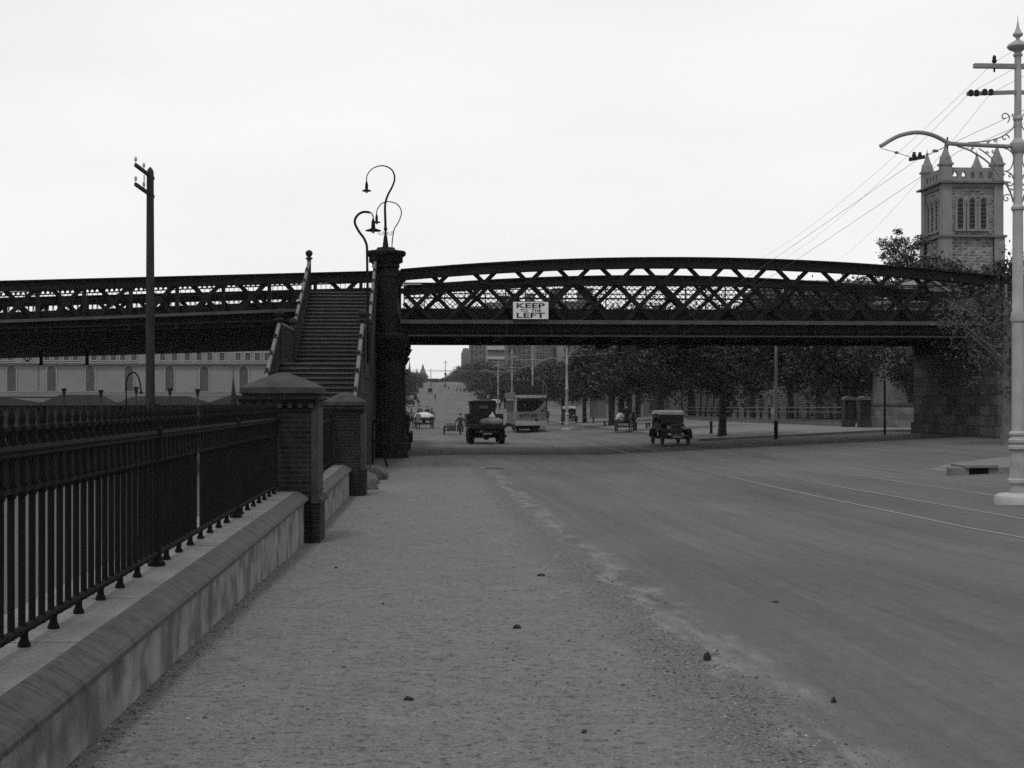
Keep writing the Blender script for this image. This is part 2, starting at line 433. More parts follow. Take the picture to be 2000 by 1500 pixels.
# ================================================================== BRIDGE
YN, YF = 62.3, 71.3
br = thing('iron_bridge', 'dark riveted lattice girder road bridge spanning the whole street', 'bridge', (0, YN, 4.85))
BO = Vector((0, YN, 4.85))
def bb(mb, name, m, parent=br, off=BO):
    o = mb.build(name, m, parent); 
    o.location = -off if parent is br else (0, 0, 0)
    return o
n0 = P(1206, 555, YN).x; n7 = P(1802, 555, YN).x
PITCH = (n7 - n0) / 7
XA, XB = -1.05, 25.6
ZB, ZM = 5.40, P(1340, 555, YN).z
pk, pl_ = P(1340, 503, YN), P(785, 526, YN)
def ztop(x):
    t = (x - pk.x) / (pl_.x - pk.x)
    return pk.z - (pk.z - pl_.z) * min(abs(t), 1.3) ** 2
def arch_girder(Y, sgn, far=False):
    """chords, mid rail and double lattice of one side"""
    ch = MB(); xs = [XA + (XB - XA) * i / 24 for i in range(25)]
    for a, b in zip(xs, xs[1:]):
        ch.beam((a, Y, ztop(a) - .03), (b, Y, ztop(b) - .03), 0.56, 0.06)                  # cover plate
        ch.beam((a, Y - .15, ztop(a) - .25), (b, Y - .15, ztop(b) - .25), 0.03, 0.46)       # two webs
        ch.beam((a, Y + .15, ztop(a) - .25), (b, Y + .15, ztop(b) - .25), 0.03, 0.46)
        ch.beam((a, Y - .20, ztop(a) - .46), (b, Y - .20, ztop(b) - .46), 0.10, 0.03)
        ch.beam((a, Y + .20, ztop(a) - .46), (b, Y + .20, ztop(b) - .46), 0.10, 0.03)
    bb(ch, 'top_chord', iron)
    la = MB()
    x = n0 - PITCH * 6
    for k in range(-7, 15):
        xn = n0 + k * PITCH
        for s in (1, -1):
            # from bottom flange to inside the chord
            p0 = Vector((xn + s * (ZB - ZM), Y - s * .07, ZB))
            z1 = ztop(xn) - .25
            p1 = Vector((xn + s * (z1 - ZM), Y - s * .07, z1))
            if s > 0: lo, hi = p0, p1
            else: lo, hi = p0, p1
            # clip to the span
            def clip(a, b):
                if (a.x < XA and b.x < XA) or (a.x > XB and b.x > XB): return None
                for lim, sg in ((XA, 1), (XB, -1)):
                    if (a.x - lim) * sg < 0: a = a + (b - a) * ((lim - a.x) / (b.x - a.x))
                    if (b.x - lim) * sg < 0: b = b + (a - b) * ((lim - b.x) / (a.x - b.x))
                return a, b
            c = clip(lo, hi)
            if c: la.beam(c[0], c[1], 0.04, 0.19, up=(0, 1, 0)) if False else la.beam(c[0], c[1], 0.05, 0.19)
        if XA < xn < XB: la.box(xn - .17, xn + .17, Y - .11, Y - .095, ZM - .2, ZM + .12)
        xg = xn + PITCH / 2
        if XA < xg < XB: la.box(xg - .15, xg + .15, Y - .11, Y - .095, ZM - PITCH/2 - .14, ZM - PITCH/2 + .14)
    bb(la, 'lattice_bars', iron)
    mr = MB()
    mr.box(XA, XB, Y - .19, Y - .10, ZM - .06, ZM + .0)
    bb(mr, 'mid_rail', iron)
arch_girder(YN, 1)
arch_girder(YF, 1, True)
# plate girder, flanges, deck
g = MB()
g.box(XA, XB, YN - .02, YN + .02, 4.88, 5.36)
g.box(XA, XB, YF - .02, YF + .02, 4.86, 5.36)
for k in range(-4, 14):
    x = n0 + k * PITCH + PITCH / 2
    if XA < x < XB:
        g.box(x - .05, x + .05, YN - .16, YN - .02, 4.9, 5.34)
        g.box(x - .14, x + .14, YN + .3, YF - .3, 4.95, 5.45)
g.box(XA, XB, YN - .12, YN - .02, 5.02, 5.12)
bb(g, 'plate_girder', iron)
fl = MB()
fl.box(XA, XB, YN - .30, YN + .15, 5.36, 5.53)
bb(fl, 'bottom_flange', iron_edge)
fl = MB()
fl.box(XA, XB, YN - .24, YN + .24, 4.82, 4.88); fl.box(XA, XB, YF - .24, YF + .24, 4.80, 4.86)
bb(fl, 'girder_foot_plate', mat('iron_lower', 0.03, 0.8, 0.3, 2, 0.2, 30))
dk = MB()
dk.box(XA, XB, YN + .2, YF - .2, 5.45, 6.05)
bb(dk, 'deck', iron)
# fine diamond railing mesh
def diamond_mesh(Y, x0, x1, z0, z1, pitch, r, zoff=lambda x: 0.0):
    mb = MB(); h = z1 - z0; x = x0 - h
    while x < x1:
        for s in (1, -1):
            a = Vector((x, Y + .012 * s, z0)) if s > 0 else Vector((x + h, Y + .012 * s, z0))
            b = Vector((x + h, Y + .012 * s, z1)) if s > 0 else Vector((x, Y + .012 * s, z1))
            lo, hi = (a, b) if a.x < b.x else (b, a)
            if hi.x > x0 and lo.x < x1:
                if lo.x < x0: lo = lo + (hi - lo) * ((x0 - lo.x) / (hi.x - lo.x))
                if hi.x > x1: hi = hi + (lo - hi) * ((hi.x - x1) / (hi.x - lo.x))
                lo.z += zoff(lo.x); hi.z += zoff(hi.x)
                mb.beam(lo, hi, r, r)
        x += pitch
    return mb
mbm = diamond_mesh(YN + .12, XA, XB, 5.54, 6.25, .26, .02); bb(mbm, 'near_railing_mesh', iron)
mbm = diamond_mesh(YF - .45, XA, XB, 6.1, 7.75, .27, .03)
for z in (7.12, 7.32, 7.55, 7.75): mbm.box(XA, XB, YF - .49, YF - .42, z - .025, z + .025)
for i in range(27): mbm.box(XA + i, XA + i + .05, YF - .5, YF - .4, 6.1, 7.78)
bb(mbm, 'far_railing_mesh', iron)
# curved brackets hanging below the far side
for u0, u1 in ((1155, 1206), (1232, 1306), (1312, 1396)):
    a = P(u0, 672, 73.6); b = P(u1, 672, 73.6); lo = P(u0, 683.5, 73.6).z
    mb = MB(); z = 4.92
    mb.prism([(a.x, z + .4), (a.x, lo), (a.x + .52, lo), (a.x + .6 * (b.x - a.x), z - .12), (b.x, z), (b.x, z + .4)], 'y', 71.9, 73.6)
    bb(mb, 'haunch_bracket', iron)

# ---- left approach span, climbing towards the pier
LX0, LX1 = P(-340, 560, YN).x, -1.2
def lin(u0, v0, u1, v1, Y):
    a = P(u0, v0, Y); b = P(u1, v1, Y)
    return lambda x: a.z + (b.z - a.z) * (x - a.x) / (b.x - a.x)
LT = lin(45, 548, 729, 530, YN); LFl = lin(45, 624, 590, 603, YN); LG = lin(45, 652, 440, 641, YN)
LPIT = (P(282, 590, YN).x - P(100, 590, YN).x) / 2
ln = P(221, 590, YN).x
for Y, nm in ((YN, 'near'), (YF, 'far')):
    ch = MB()
    for yy in (Y - .15, Y + .15):
        ch.prism([(LX0, LT(LX0) - .44), (LX1, LT(LX1) - .44), (LX1, LT(LX1) - .05), (LX0, LT(LX0) - .05)], 'y', yy - .015, yy + .015)
    ch.prism([(LX0, LT(LX0) - .05), (LX1, LT(LX1) - .05), (LX1, LT(LX1)), (LX0, LT(LX0))], 'y', Y - .28, Y + .28)
    bb(ch, 'top_chord', iron)
    la = MB()
    for k in range(-12, 13):
        xn = ln + k * LPIT
        zm = (LT(xn) - .42 + LFl(xn)) / 2
        h = (LT(xn) - .2 - LFl(xn)) / 2
        for s in (1, -1):
            a = Vector((xn - s * h, Y - .07 * s, zm - h)); b = Vector((xn + s * h, Y - .07 * s, zm + h))
            if max(a.x, b.x) < LX1 and min(a.x, b.x) > LX0: la.beam(a, b, .05, .19)
        xv = xn - .62 * LPIT
        if LX0 < xv < LX1: la.box(xv - .07, xv + .07, Y - .12, Y + .12, LFl(xv) - .05, LT(xv) - .2)
        if LX0 < xn < LX1: la.box(xn - .16, xn + .16, Y - .12, Y - .10, zm - .16, zm + .16)
    bb(la, 'lattice_bars', iron)
fl = MB(); fl.prism([(LX0, LFl(LX0) - .13), (LX1, LFl(LX1) - .13), (LX1, LFl(LX1)), (LX0, LFl(LX0))], 'y', YN - .3, YN + .2)
bb(fl, 'bottom_flange', iron_edge)
g = MB()
g.prism([(LX0, LG(LX0)), (LX1, LG(LX1)), (LX1, LFl(LX1) - .13), (LX0, LFl(LX0) - .13)], 'y', YN - .03, YN + .03)
g.prism([(LX0, LG(LX0) + .2), (LX1, LG(LX1) + .2), (LX1, LG(LX1) + .3), (LX0, LG(LX0) + .3)], 'y', YN - .16, YN - .03)
for k in range(-8, 13):
    x = ln + (k + .38) * LPIT
    if LX0 < x < LX1: g.box(x - .05, x + .05, YN - .14, YN - .03, LG(x) + .02, LFl(x) - .14)
bb(g, 'plate_girder', iron)
dk = MB()
dk.prism([(LX0, LG(LX0) - .04), (LX1, LG(LX1) - .04), (LX1, LFl(LX1) + .35), (LX0, LFl(LX0) + .35)], 'y', YN + .2, 88.0)
bb(dk, 'deck', iron)
# ornamental oval railing on the far side of the approach
rl = MB(); yr = YF - .5
def zr(x): return LFl(x) + .45
x = LX0; 
step = .235
i = 0
while x < LX1 - .3:
    z = zr(x)
    rl.box(x - .012, x + .012, yr - .02, yr + .02, z, z + 1.3)
    if i % 1 == 0:
        pts = []
        for k in range(9):
            a = 2*PI*k/8
            pts.append((x + step/2 + .09 * math.cos(a), yr, z + .68 + .26 * math.sin(a)))
        rl.tube(pts, .013, 4, cap=False)
        pts = [(x + step/2 + .1*math.cos(2*PI*k/6), yr, z + .25 + .12*math.sin(2*PI*k/6)) for k in range(7)]
        rl.tube(pts, .018, 4, cap=False)
        rl.prism([(x + .05, z + 1.3), (x + .15, z + 1.3), (x + .15, z + 1.4), (x + .2, z + 1.46), (x, z + 1.46), (x + .05, z + 1.4)], 'y', yr - .012, yr + .012)
    x += step; i += 1
for dz, t in ((.06, .035), (.4, .02), (.98, .025), (1.3, .03), (1.47, .02)):
    rl.prism([(LX0, zr(LX0)+dz-t), (LX1, zr(LX1)+dz-t), (LX1, zr(LX1)+dz+t), (LX0, zr(LX0)+dz+t)], 'y', yr - .03, yr + .03)
bb(rl, 'ornamental_railing', iron)
for u in (80.5, 170):
    p = P(u, 712, 80)
    mb = MB(); mb.box(p.x - .07, p.x + .07, 79.9, 80.1, p.z, 5.4); mb.box(p.x - .1, p.x + .1, 79.87, 80.13, p.z - .02, p.z + .04)
    bb(mb, 'hanger_post', iron)

# ---- the two columns that carry the girders beside the stairs
def column(Y, parent, label):
    X = -1.68 
    c = thing('bridge_column', label, 'column', (X, Y, prof(Y)), 0, 'capped iron columns of the bridge')
    zt = 8.50 - prof(Y)
    lower = MB()
    lower.lathe([(.98, 0), (.98, .35), (.90, .38), (.90, .62), (.78, .70), (.76, 1.0), (.72, 1.1)], n=16, smooth=False, phase=PI/16)
    lower.build('pedestal', iron, c)
    sh = MB(); n = 40; vs = []; prof_ = [(0.72, 1.1), (.70, 4.45)]
    for r, z in prof_:
        for j in range(n):
            rr = r * (1 - .05 * (j % 2)); a = 2*PI*j/n
            vs.append((rr*math.cos(a), rr*math.sin(a), z))
    sh.add(vs, [(j, (j+1) % n, n + (j+1) % n, n + j) for j in range(n)])
    sh.lathe([(.74, 4.45), (.80, 4.55), (.78, 4.7), (.88, 4.85), (.90, 5.0), (.98, 5.12), (.98, 5.3), (.62, 5.4)], n=24)
    # leaf brackets around the head of the lower shaft
    for j in range(14):
        a = 2*PI*j/14
        for (q0, q1, q2, q3) in ((.72, 4.2, .95, 4.62), (.82, 4.6, 1.06, 5.05)):
            c_, s_ = math.cos(a), math.sin(a); w_ = .09
            sh.add([(q0*c_ - w_*s_, q0*s_ + w_*c_, q1), (q0*c_ + w_*s_, q0*s_ - w_*c_, q1), (q2*c_ + w_*s_, q2*s_ - w_*c_, q3), (q2*c_ - w_*s_, q2*s_ + w_*c_, q3), (q0*c_ - w_*s_, q0*s_ + w_*c_, q3), (q0*c_ + w_*s_, q0*s_ - w_*c_, q3)], [(0,1,2,3),(3,2,5,4),(0,3,4),(1,5,2)])
    sh.build('lower_shaft', iron, c)
    up = MB()
    up.lathe([(.50, 5.4), (.50, zt - 1.15), (.54, zt - 1.12), (.54, zt - 1.05), (.49, zt - 1.02), (.50, zt - .75)], n=24)
    up.build('upper_shaft', iron, c)
    cp = MB()
    cp.lathe([(.50, zt - .8), (.60, zt - .72), (.58, zt - .6), (.66, zt - .5), (.72, zt - .35), (.74, zt - .28), (.84, zt - .22), (.87, zt - .12), (.84, zt - .04), (.55, zt), (.40, zt + .05), (.38, zt + .12)], n=28)
    for j in range(14):
        a = 2*PI*j/14
        cp.box(*(sum(([.68*math.cos(a) - .05, .68*math.cos(a) + .05], [.68*math.sin(a) - .05, .68*math.sin(a) + .05]), []) + [zt - .52, zt - .36]))
    cp.build('capital', iron, c)
    return c
column(62.0, None, 'dark iron column with round capital standing right of the stairs')
column(71.8, None, 'dark iron column under the far side of the bridge, behind the column by the stairs')

# ---- swan-neck lamps on the column heads
def hook_lamp(base, pts, r0, shade_r, label, pedestal=True, s=1.0, name='bridge_lamp', flip=1):
    t = thing(name, label, 'lamp', base, 0, 'swan neck lamps')
    pm = MB(); pm.tube(pts, r0, 8); pm.build('lamp_pole', fence_iron, t)
    e = Vector(pts[-1])
    sh = MB()
    sh.lathe([(shade_r * .98, -.03), (shade_r, 0), (shade_r * .55, .035), (shade_r * .28, .07), (.07, .12), (.06, .3), (.045, .33), (.03, .4)], (e.x, e.y, e.z - .38), n=20)
    sh.build('lamp_shade', fence_iron, t)
    bl = MB(); bl.lathe([(.02, -.1), (.06, -.06), (.06, -.02), (.04, .0)], (e.x, e.y, e.z - .38 - .01), n=10); bl.build('bulb', lightgrey, t)
    if pedestal:
        pd = MB(); pd.lathe([(.20, 0), (.18, .05), (.13, .12), (.075, .55), (.05, .62), (.045, .8), (.075, .84), (.08, .9), (.05, .96), (.03, 1.05)], n=12)
        pd.build('lamp_pedestal', fence_iron, t)
        sc = MB()
        for q in range(4):
            a = q * PI / 2 + .1
            for k in range(2):
                pts2 = []
                for i in range(9):
                    tt = i / 8 * 1.6 * PI
                    rr = .06 * (1 - i / 12)
                    cx = .10 + .17 * k
                    pts2.append(((cx + rr * math.cos(tt)) * math.cos(a), (cx + rr * math.cos(tt)) * math.sin(a), .70 + rr * math.sin(tt) + .02 * k))
                sc.tube(pts2, .012, 5)
            sc.tube([(.03*math.cos(a), .03*math.sin(a), .66), (.2*math.cos(a), .2*math.sin(a), .62), (.33*math.cos(a), .33*math.sin(a), .69)], .012, 5)
        sc.build('scroll_bracket', fence_iron, t)
    return t
def catmull(pts, n=5):
    out = []; P_ = [Vector(p) for p in pts]; P_ = [P_[0]] + P_ + [P_[-1]]
    for i in range(1, len(P_) - 2):
        for k in range(n):
            t = k / n; a, b, c, d = P_[i-1], P_[i], P_[i+1], P_[i+2]
            out.append(.5 * ((2*b) + (c - a)*t + (2*a - 5*b + 4*c - d)*t*t + (3*b - a - 3*c + d)*t*t*t))
    out.append(P_[-2]); return out
base1 = P(753, 487, 62.0)
px = [(753, 452), (752.6, 430), (752, 410), (753, 395), (758, 380), (765, 367), (770, 354), (770.5, 344), (767.5, 335), (760.5, 328), (750, 324), (739, 324.5), (728, 329), (720, 337), (716.3, 346), (716, 355)]
pts = [P(u, v, 62.0) - base1 for u, v in px]
hook_lamp(base1, catmull(pts), [.055 - .033 * min(1, i / 60) for i in range(len(catmull(pts)))], .20, 'tall swan neck lamp on top of the column beside the stairs')
base2 = P(765.7, 533, 71.8)
px = [(766, 500), (765.7, 480), (766.5, 468), (770, 448), (777, 436), (782, 425), (784, 415), (782, 407), (776, 399), (766, 395), (756, 394), (745, 398), (738, 407), (735.7, 415), (735.6, 419)]
pts = [P(u, v, 71.8) - base2 for u, v in px]
hook_lamp(base2, catmull(pts), .026, .20, 'swan neck lamp on the far column, rising behind the taller one')
base3 = P(717.5, 640, 49.6); base3.x += .02
base3.z = 3.3
px = [(717, 500), (716.8, 484), (715, 475), (710, 464), (703, 455), (697, 445), (693, 435), (694.5, 426), (701, 418), (710, 414), (720, 414.5)]
pts = [Vector((0, 0, 0)), Vector((0, 0, 1.2))] + [P(u, v, 49.6) - base3 for u, v in px]
c3 = catmull(pts)
t3 = hook_lamp(base3, c3 + [P(725, 416, 49.6) - base3, P(728.5, 421, 49.6) - base3, P(729, 428, 49.6) - base3], [.042] * (len(c3)) + [.022] * 3, .27,
          'lower thick swan neck lamp on the stair landing, its broad shade pointing right', pedestal=False, name='stair_lamp')

# ---- KEEP TO THE LEFT board
sg = P(1002, 623, YN - .40); s2 = P(1071, 589.5, YN - .40)
W_, H_ = s2.x - sg.x, s2.z - sg.z
sign = thing('traffic_sign', 'white board with black words hung on the bridge girder', 'sign', ((sg.x + s2.x) / 2, YN - .42, sg.z))
mb = MB(); mb.box(-W_/2, W_/2, -.015, .03, 0, H_); mb.build('board', mat('sign_white', 0.50, 0.6, .06, 3, .04, 50), sign)
mb = MB()
for a in ((-W_/2 - .02, W_/2 + .02, H_, H_ + .02), (-W_/2 - .02, W_/2 + .02, -.02, 0), (-W_/2 - .02, -W_/2, 0, H_), (W_/2, W_/2 + .02, 0, H_)):
    mb.box(a[0], a[1], -.02, .03, a[2], a[3])
mb.build('frame', iron, sign)
def text_obj(name, body, height, width, loc, rot, material, parent, bold=0.03, extrude=0.004):
    cu = bpy.data.curves.new(name, 'FONT'); cu.body = body; cu.size = 1; cu.offset = bold; cu.extrude = 0; cu.resolution_u = 3
    tmp = bpy.data.objects.new(name, cu); COL.objects.link(tmp)
    bpy.context.view_layer.update()
    dg = bpy.context.evaluated_depsgraph_get()
    me = bpy.data.meshes.new_from_object(tmp.evaluated_get(dg))
    bpy.data.objects.remove(tmp)
    xs = [v.co.x for v in me.vertices]; ys = [v.co.y for v in me.vertices]
    cx, cy = (min(xs) + max(xs)) / 2, min(ys)
    sx, sy = width / (max(xs) - min(xs)), height / (max(ys) - min(ys))
    for v in me.vertices: v.co = ((v.co.x - cx) * sx, (v.co.y - cy) * sy, 0)
    bm = bmesh.new(); bm.from_mesh(me)
    r = bmesh.ops.extrude_face_region(bm, geom=bm.faces[:])
    for e in r['geom']:
        if isinstance(e, bmesh.types.BMVert): e.co.z += extrude
    bm.to_mesh(me); bm.free()
    me.materials.clear(); me.materials.append(material)
    o = bpy.data.objects.new(name, me); COL.objects.link(o); o.parent = parent
    o.location = loc; o.rotation_euler = rot
    return o
ink = mat('sign_ink', 0.01, 0.7, 0, 3, 0, 50)
text_obj('lettering', 'KEEP', H_ * .30, W_ * .80, (0, -.0155, H_ * .62), (R(90), 0, 0), ink, sign, .022)
text_obj('lettering', 'TO  THE', H_ * .17, W_ * .60, (0, -.0155, H_ * .40), (R(90), 0, 0), ink, sign, .025)
text_obj('lettering', 'LEFT', H_ * .30, W_ * .80, (0, -.0155, H_ * .065), (R(90), 0, 0), ink, sign, .022)

# ================================================================== STAIRS
SX0, SX1 = -4.85, -2.2
st = thing('bridge_stairs', 'dark timber public stairs climbing from the path to the bridge', 'stairs', (-3.5, 41.1, -.4))
def sb(mb, name, m, p=st): o = mb.build(name, m, p); o.location = (3.5, -41.1, .4) if p is st else (0, 0, 0); return o
UP = (54.2, 3.30, 61.6, 6.66, 20); LO = (41.1, -.36, 49.0, 3.30, 22)
for (y0, z0, y1, z1, n) in (UP, LO):
    stp = MB(); edge = MB()
    tr = (y1 - y0) / n; ri = (z1 - z0) / n
    for i in range(n):
        y = y0 + i * tr; z = z0 + (i + 1) * ri
        stp.box(SX0, SX1, y, y + .04, z - ri, z - .05)
        edge.box(SX0, SX1, y - .03, y + tr + .02, z - .05, z)
    sb(stp, 'risers', wood_dark); sb(edge, 'treads', wood_tread)
edge = MB(); edge.box(SX0, SX1, 49.03, 54.16, 3.20, 3.295); sb(edge, 'landing', wood_tread)
edge = MB(); edge.box(SX0, SX1, 61.63, 62.2, 6.58, 6.66); sb(edge, 'landing', wood_tread)
def zs(y):
    if y < 49: return -.36 + (y - 41.1) * 3.66 / 7.9
    if y < 54.2: return 3.3
    return 3.3 + (y - 54.2) * 3.36 / 7.4
for X in (SX0 - .08, SX1 + .08):
    s_ = MB()
    pts = [(41.1, -.36), (49, 3.3), (54.2, 3.3), (61.6, 6.66)]
    poly = [(y, z + .22) for y, z in pts] + [(y, z - .45) for y, z in reversed(pts)]
    # split into convex pieces
    for a, b in zip(pts, pts[1:]):
        s_.prism([(a[0], a[1] - .45), (b[0], b[1] - .45), (b[0], b[1] + .22), (a[0], a[1] + .22)], 'x', X - .05, X + .05)
    sb(s_, 'stringer', wood_dark)
    # closed boarding under the flight
    bd = MB()
    gy = 40.9
    for a, b in zip(pts, pts[1:]):
        n = max(1, int((b[0] - a[0]) / .3))
        for i in range(n):
            ya = a[0] + (b[0] - a[0]) * i / n; yb = a[0] + (b[0] - a[0]) * (i + 1) / n
            za = a[1] + (b[1] - a[1]) * i / n - .45
            if za > -.3: bd.box(X - .02, X + .02, ya + .012, yb - .012, -1.3 if X < -4 else -.5, za)
    sb(bd, 'side_boarding', wood_dark)
    # pickets
    pk_ = MB(); y = 41.4
    while y < 61.5:
        pk_.box(X - .02, X + .02, y - .04, y + .04, zs(y) + .2, zs(y) + 1.30)
        y += .16
    sb(pk_, 'balusters', wood_dark)
    hr = MB()
    def rail(a, b):
        hr.tube([(X, a[0], a[1]), (X, b[0], b[1])], .065, 8)
    rail((41.2, zs(41.2) + 1.35), (48.9, zs(48.9) + 1.35))
    rail((49.2, 4.66), (54.1, 4.66)); rail((54.2, 4.68), (61.5, zs(61.5) + 1.35))
    sb(hr, 'handrail', rail_worn)
    for y in (41.3, 49.0, 54.2, 61.5):
        nw = MB(); z = zs(y)
        nw.box(X - .08, X + .08, y - .08, y + .08, z - .4 if y > 45 else -.45, z + 1.42)
        nw.lathe([(.09, 1.42), (.15, 1.45), (.15, 1.5), (.07, 1.54), (.11, 1.58), (.16, 1.68), (.13, 1.78), (.03, 1.84)], (X, y, z), 10)
        sb(nw, 'newel_post', wood_dark)
    for i in range(1, 6):
        for (ya, yb) in ((41.3, 49.0), (54.2, 61.5)):
            y = ya + (yb - ya) * i / 6
            kn = MB(); kn.lathe([(.075, -.10), (.085, -.04), (.085, .05), (.05, .09), (.06, .13), (.03, .19)], (X, y, zs(y) + 1.35), 8); sb(kn, 'rail_knob', wood_dark)

# ================================================================== LOW WALLS, BRICK PILLARS, IRON FENCES
def low_wall(y0, y1, dz, label):
    t = thing('low_wall', label, 'wall', (-2.2, y0, 0), 0)
    def b(mb, n, m): o = mb.build(n, m, t); o.location = (2.2, -y0, 0); return o
    T = .61 + dz
    mb = MB(); mb.box(-2.72, -1.87, y0, y1, -1.5, T - .12); b(mb, 'wall_body', render_wall)
    n = int((y1 - y0) / .9); mb = MB()
    for i in range(n):
        a = y0 + (y1 - y0) * i / n; c = y0 + (y1 - y0) * (i + 1) / n
        mb.box(-2.74, -2.0, a + .004, c - .004, T - .12, T - rnd.uniform(0, .006))
    b(mb, 'top_slab', mat('worn_slab', 0.14, 0.95, 0.25, 1.5, 0.25, 50, bump=.4))
    mb = MB(); y = y0
    while y < y1 - .05:
        q = rnd.uniform(-.002, .002); w2 = .078
        zt = T - .002 + rnd.uniform(-.0015, .0015)
        mb.prism([(-2.0, zt), (-1.97 + q, zt), (-1.82 + q, T - .085), (-1.80 + q, T - .11), (-1.80 + q, T - .14), (-1.865, T - .155), (-2.0, T - .155)], 'y', y + .002, y + w2 - .002)
        y += w2
    b(mb, 'brick_coping', brick_cop)
    return t
def brick_cop_mat():
    m = bpy.data.materials.new('coping_brick'); m.use_nodes = True
    nt = m.node_tree; N = nt.nodes; L = nt.links; bs = N['Principled BSDF']; bs.inputs['Roughness'].default_value = .95
    geo = N.new('ShaderNodeNewGeometry')
    n = N.new('ShaderNodeTexNoise'); n.inputs['Scale'].default_value = 8; n.inputs['Detail'].default_value = 9; n.inputs['Roughness'].default_value = .7; L.new(geo.outputs['Position'], n.inputs['Vector'])
    a = N.new('ShaderNodeMath'); a.operation = 'MULTIPLY_ADD'; a.inputs[1].default_value = .010; a.inputs[2].default_value = .018; L.new(geo.outputs['Random Per Island'], a.inputs[0])
    b = N.new('ShaderNodeMath'); b.operation = 'MULTIPLY_ADD'; b.inputs[1].default_value = .08; b.inputs[2].default_value = -.022; L.new(n.outputs['Fac'], b.inputs[0])
    c = N.new('ShaderNodeMath'); c.operation = 'ADD'; L.new(a.outputs[0], c.inputs[0]); L.new(b.outputs[0], c.inputs[1]); L.new(c.outputs[0], bs.inputs['Base Color'])
    return m
brick_cop = brick_cop_mat()
low_wall(1.0, 22.35, 0, 'long rendered low wall with brick coping under the nearest fence')
low_wall(23.5, 35.6, -.175, 'short stretch of low wall between the two brick pillars')

def pillar(y, x0, x1, zb, zcap, capw, label, s=1.0):
    """brick shaft on a projecting foot, spreading octagonal cap"""
    cx, cy = (x0 + x1) / 2, y + (x1 - x0) / 2
    h = (x1 - x0) / 2
    t = thing('brick_pillar', label, 'pillar', (cx, cy, zb), 0, 'brick fence pillars')
    Z = zcap - zb
    mb = MB(); mb.box(-h, h - .06, -h, h, 0.0, Z - .52)
    for i, (e) in enumerate((.03, .07, .11)): mb.box(-h - e, h - .06 + e, -h - e, h + e, Z - .52 + i * .05, Z - .47 + i * .05)
    mb.build('shaft', brick_dark, t)
    mb = MB(); mb.prism([(h - .06, -h - .012), (h + .02, -h - .012), (h + .045, -h + .05), (h + .045, h - .05), (h + .02, h), (h - .06, h)], 'z', .85, Z - .52)
    mb.build('sidelit_strip', cap_stone, t)  # side light on the shaft's right face, painted as paler stone
    fx = .07
    mb = MB(); mb.box(h - .058, h + fx, -h - .03, h + .03, 0, .72); mb.build('foot', brick_dark, t)
    mb = MB(); mb.prism([(h - .057, .85), (h - .057, .72), (h + fx + .05, .72), (h + fx + .05, .77), (h + fx - .04, .83), (h + .06, .90)], 'y', -h - .05, h + .05); mb.build('foot_cap', cap_stone, t)
    c = capw / 2; mb = MB()
    mb.lathe([(c * .80, Z - .46), (c * .86, Z - .42), (c * 1.0, Z - .36), (c * 1.08, Z - .32), (c * 1.08, Z - .235), (c * 1.02, Z - .215), (c * .55, Z - .09), (c * .14, Z), (.02, Z + .005)], (0, 0, 0), 8, smooth=False, phase=PI/8)
    n = 7
    mb.build('cap', cap_stone, t)
    mb = MB()
    for a in range(4):
        for i in range(-3, 4):
            q = i * .16 * s; d = c * .93
            if a == 0: mb.box(q - .035, q + .035, -d, -d + .1, Z - .55, Z - .455)
            if a == 1: mb.box(q - .035, q + .035, d - .1, d, Z - .55, Z - .455)
            if a == 2: mb.box(-d, -d + .1, q - .035, q + .035, Z - .55, Z - .455)
            if a == 3: mb.box(d - .1, d, q - .035, q + .035, Z - .55, Z - .455)
    mb.build('dentils', cap_stone, t)
    return t
pillar(22.4, -2.80, -1.70, -.30, P(547, 728, 22.8).z, 1.30, 'nearer brick pillar with a broad stone cap, between two fence stretches')
pillar(35.6, -2.47, -1.53, -.42, P(690, 766, 36).z, 1.05, 'smaller brick pillar with broken cap at the far end of the low wall', .62)

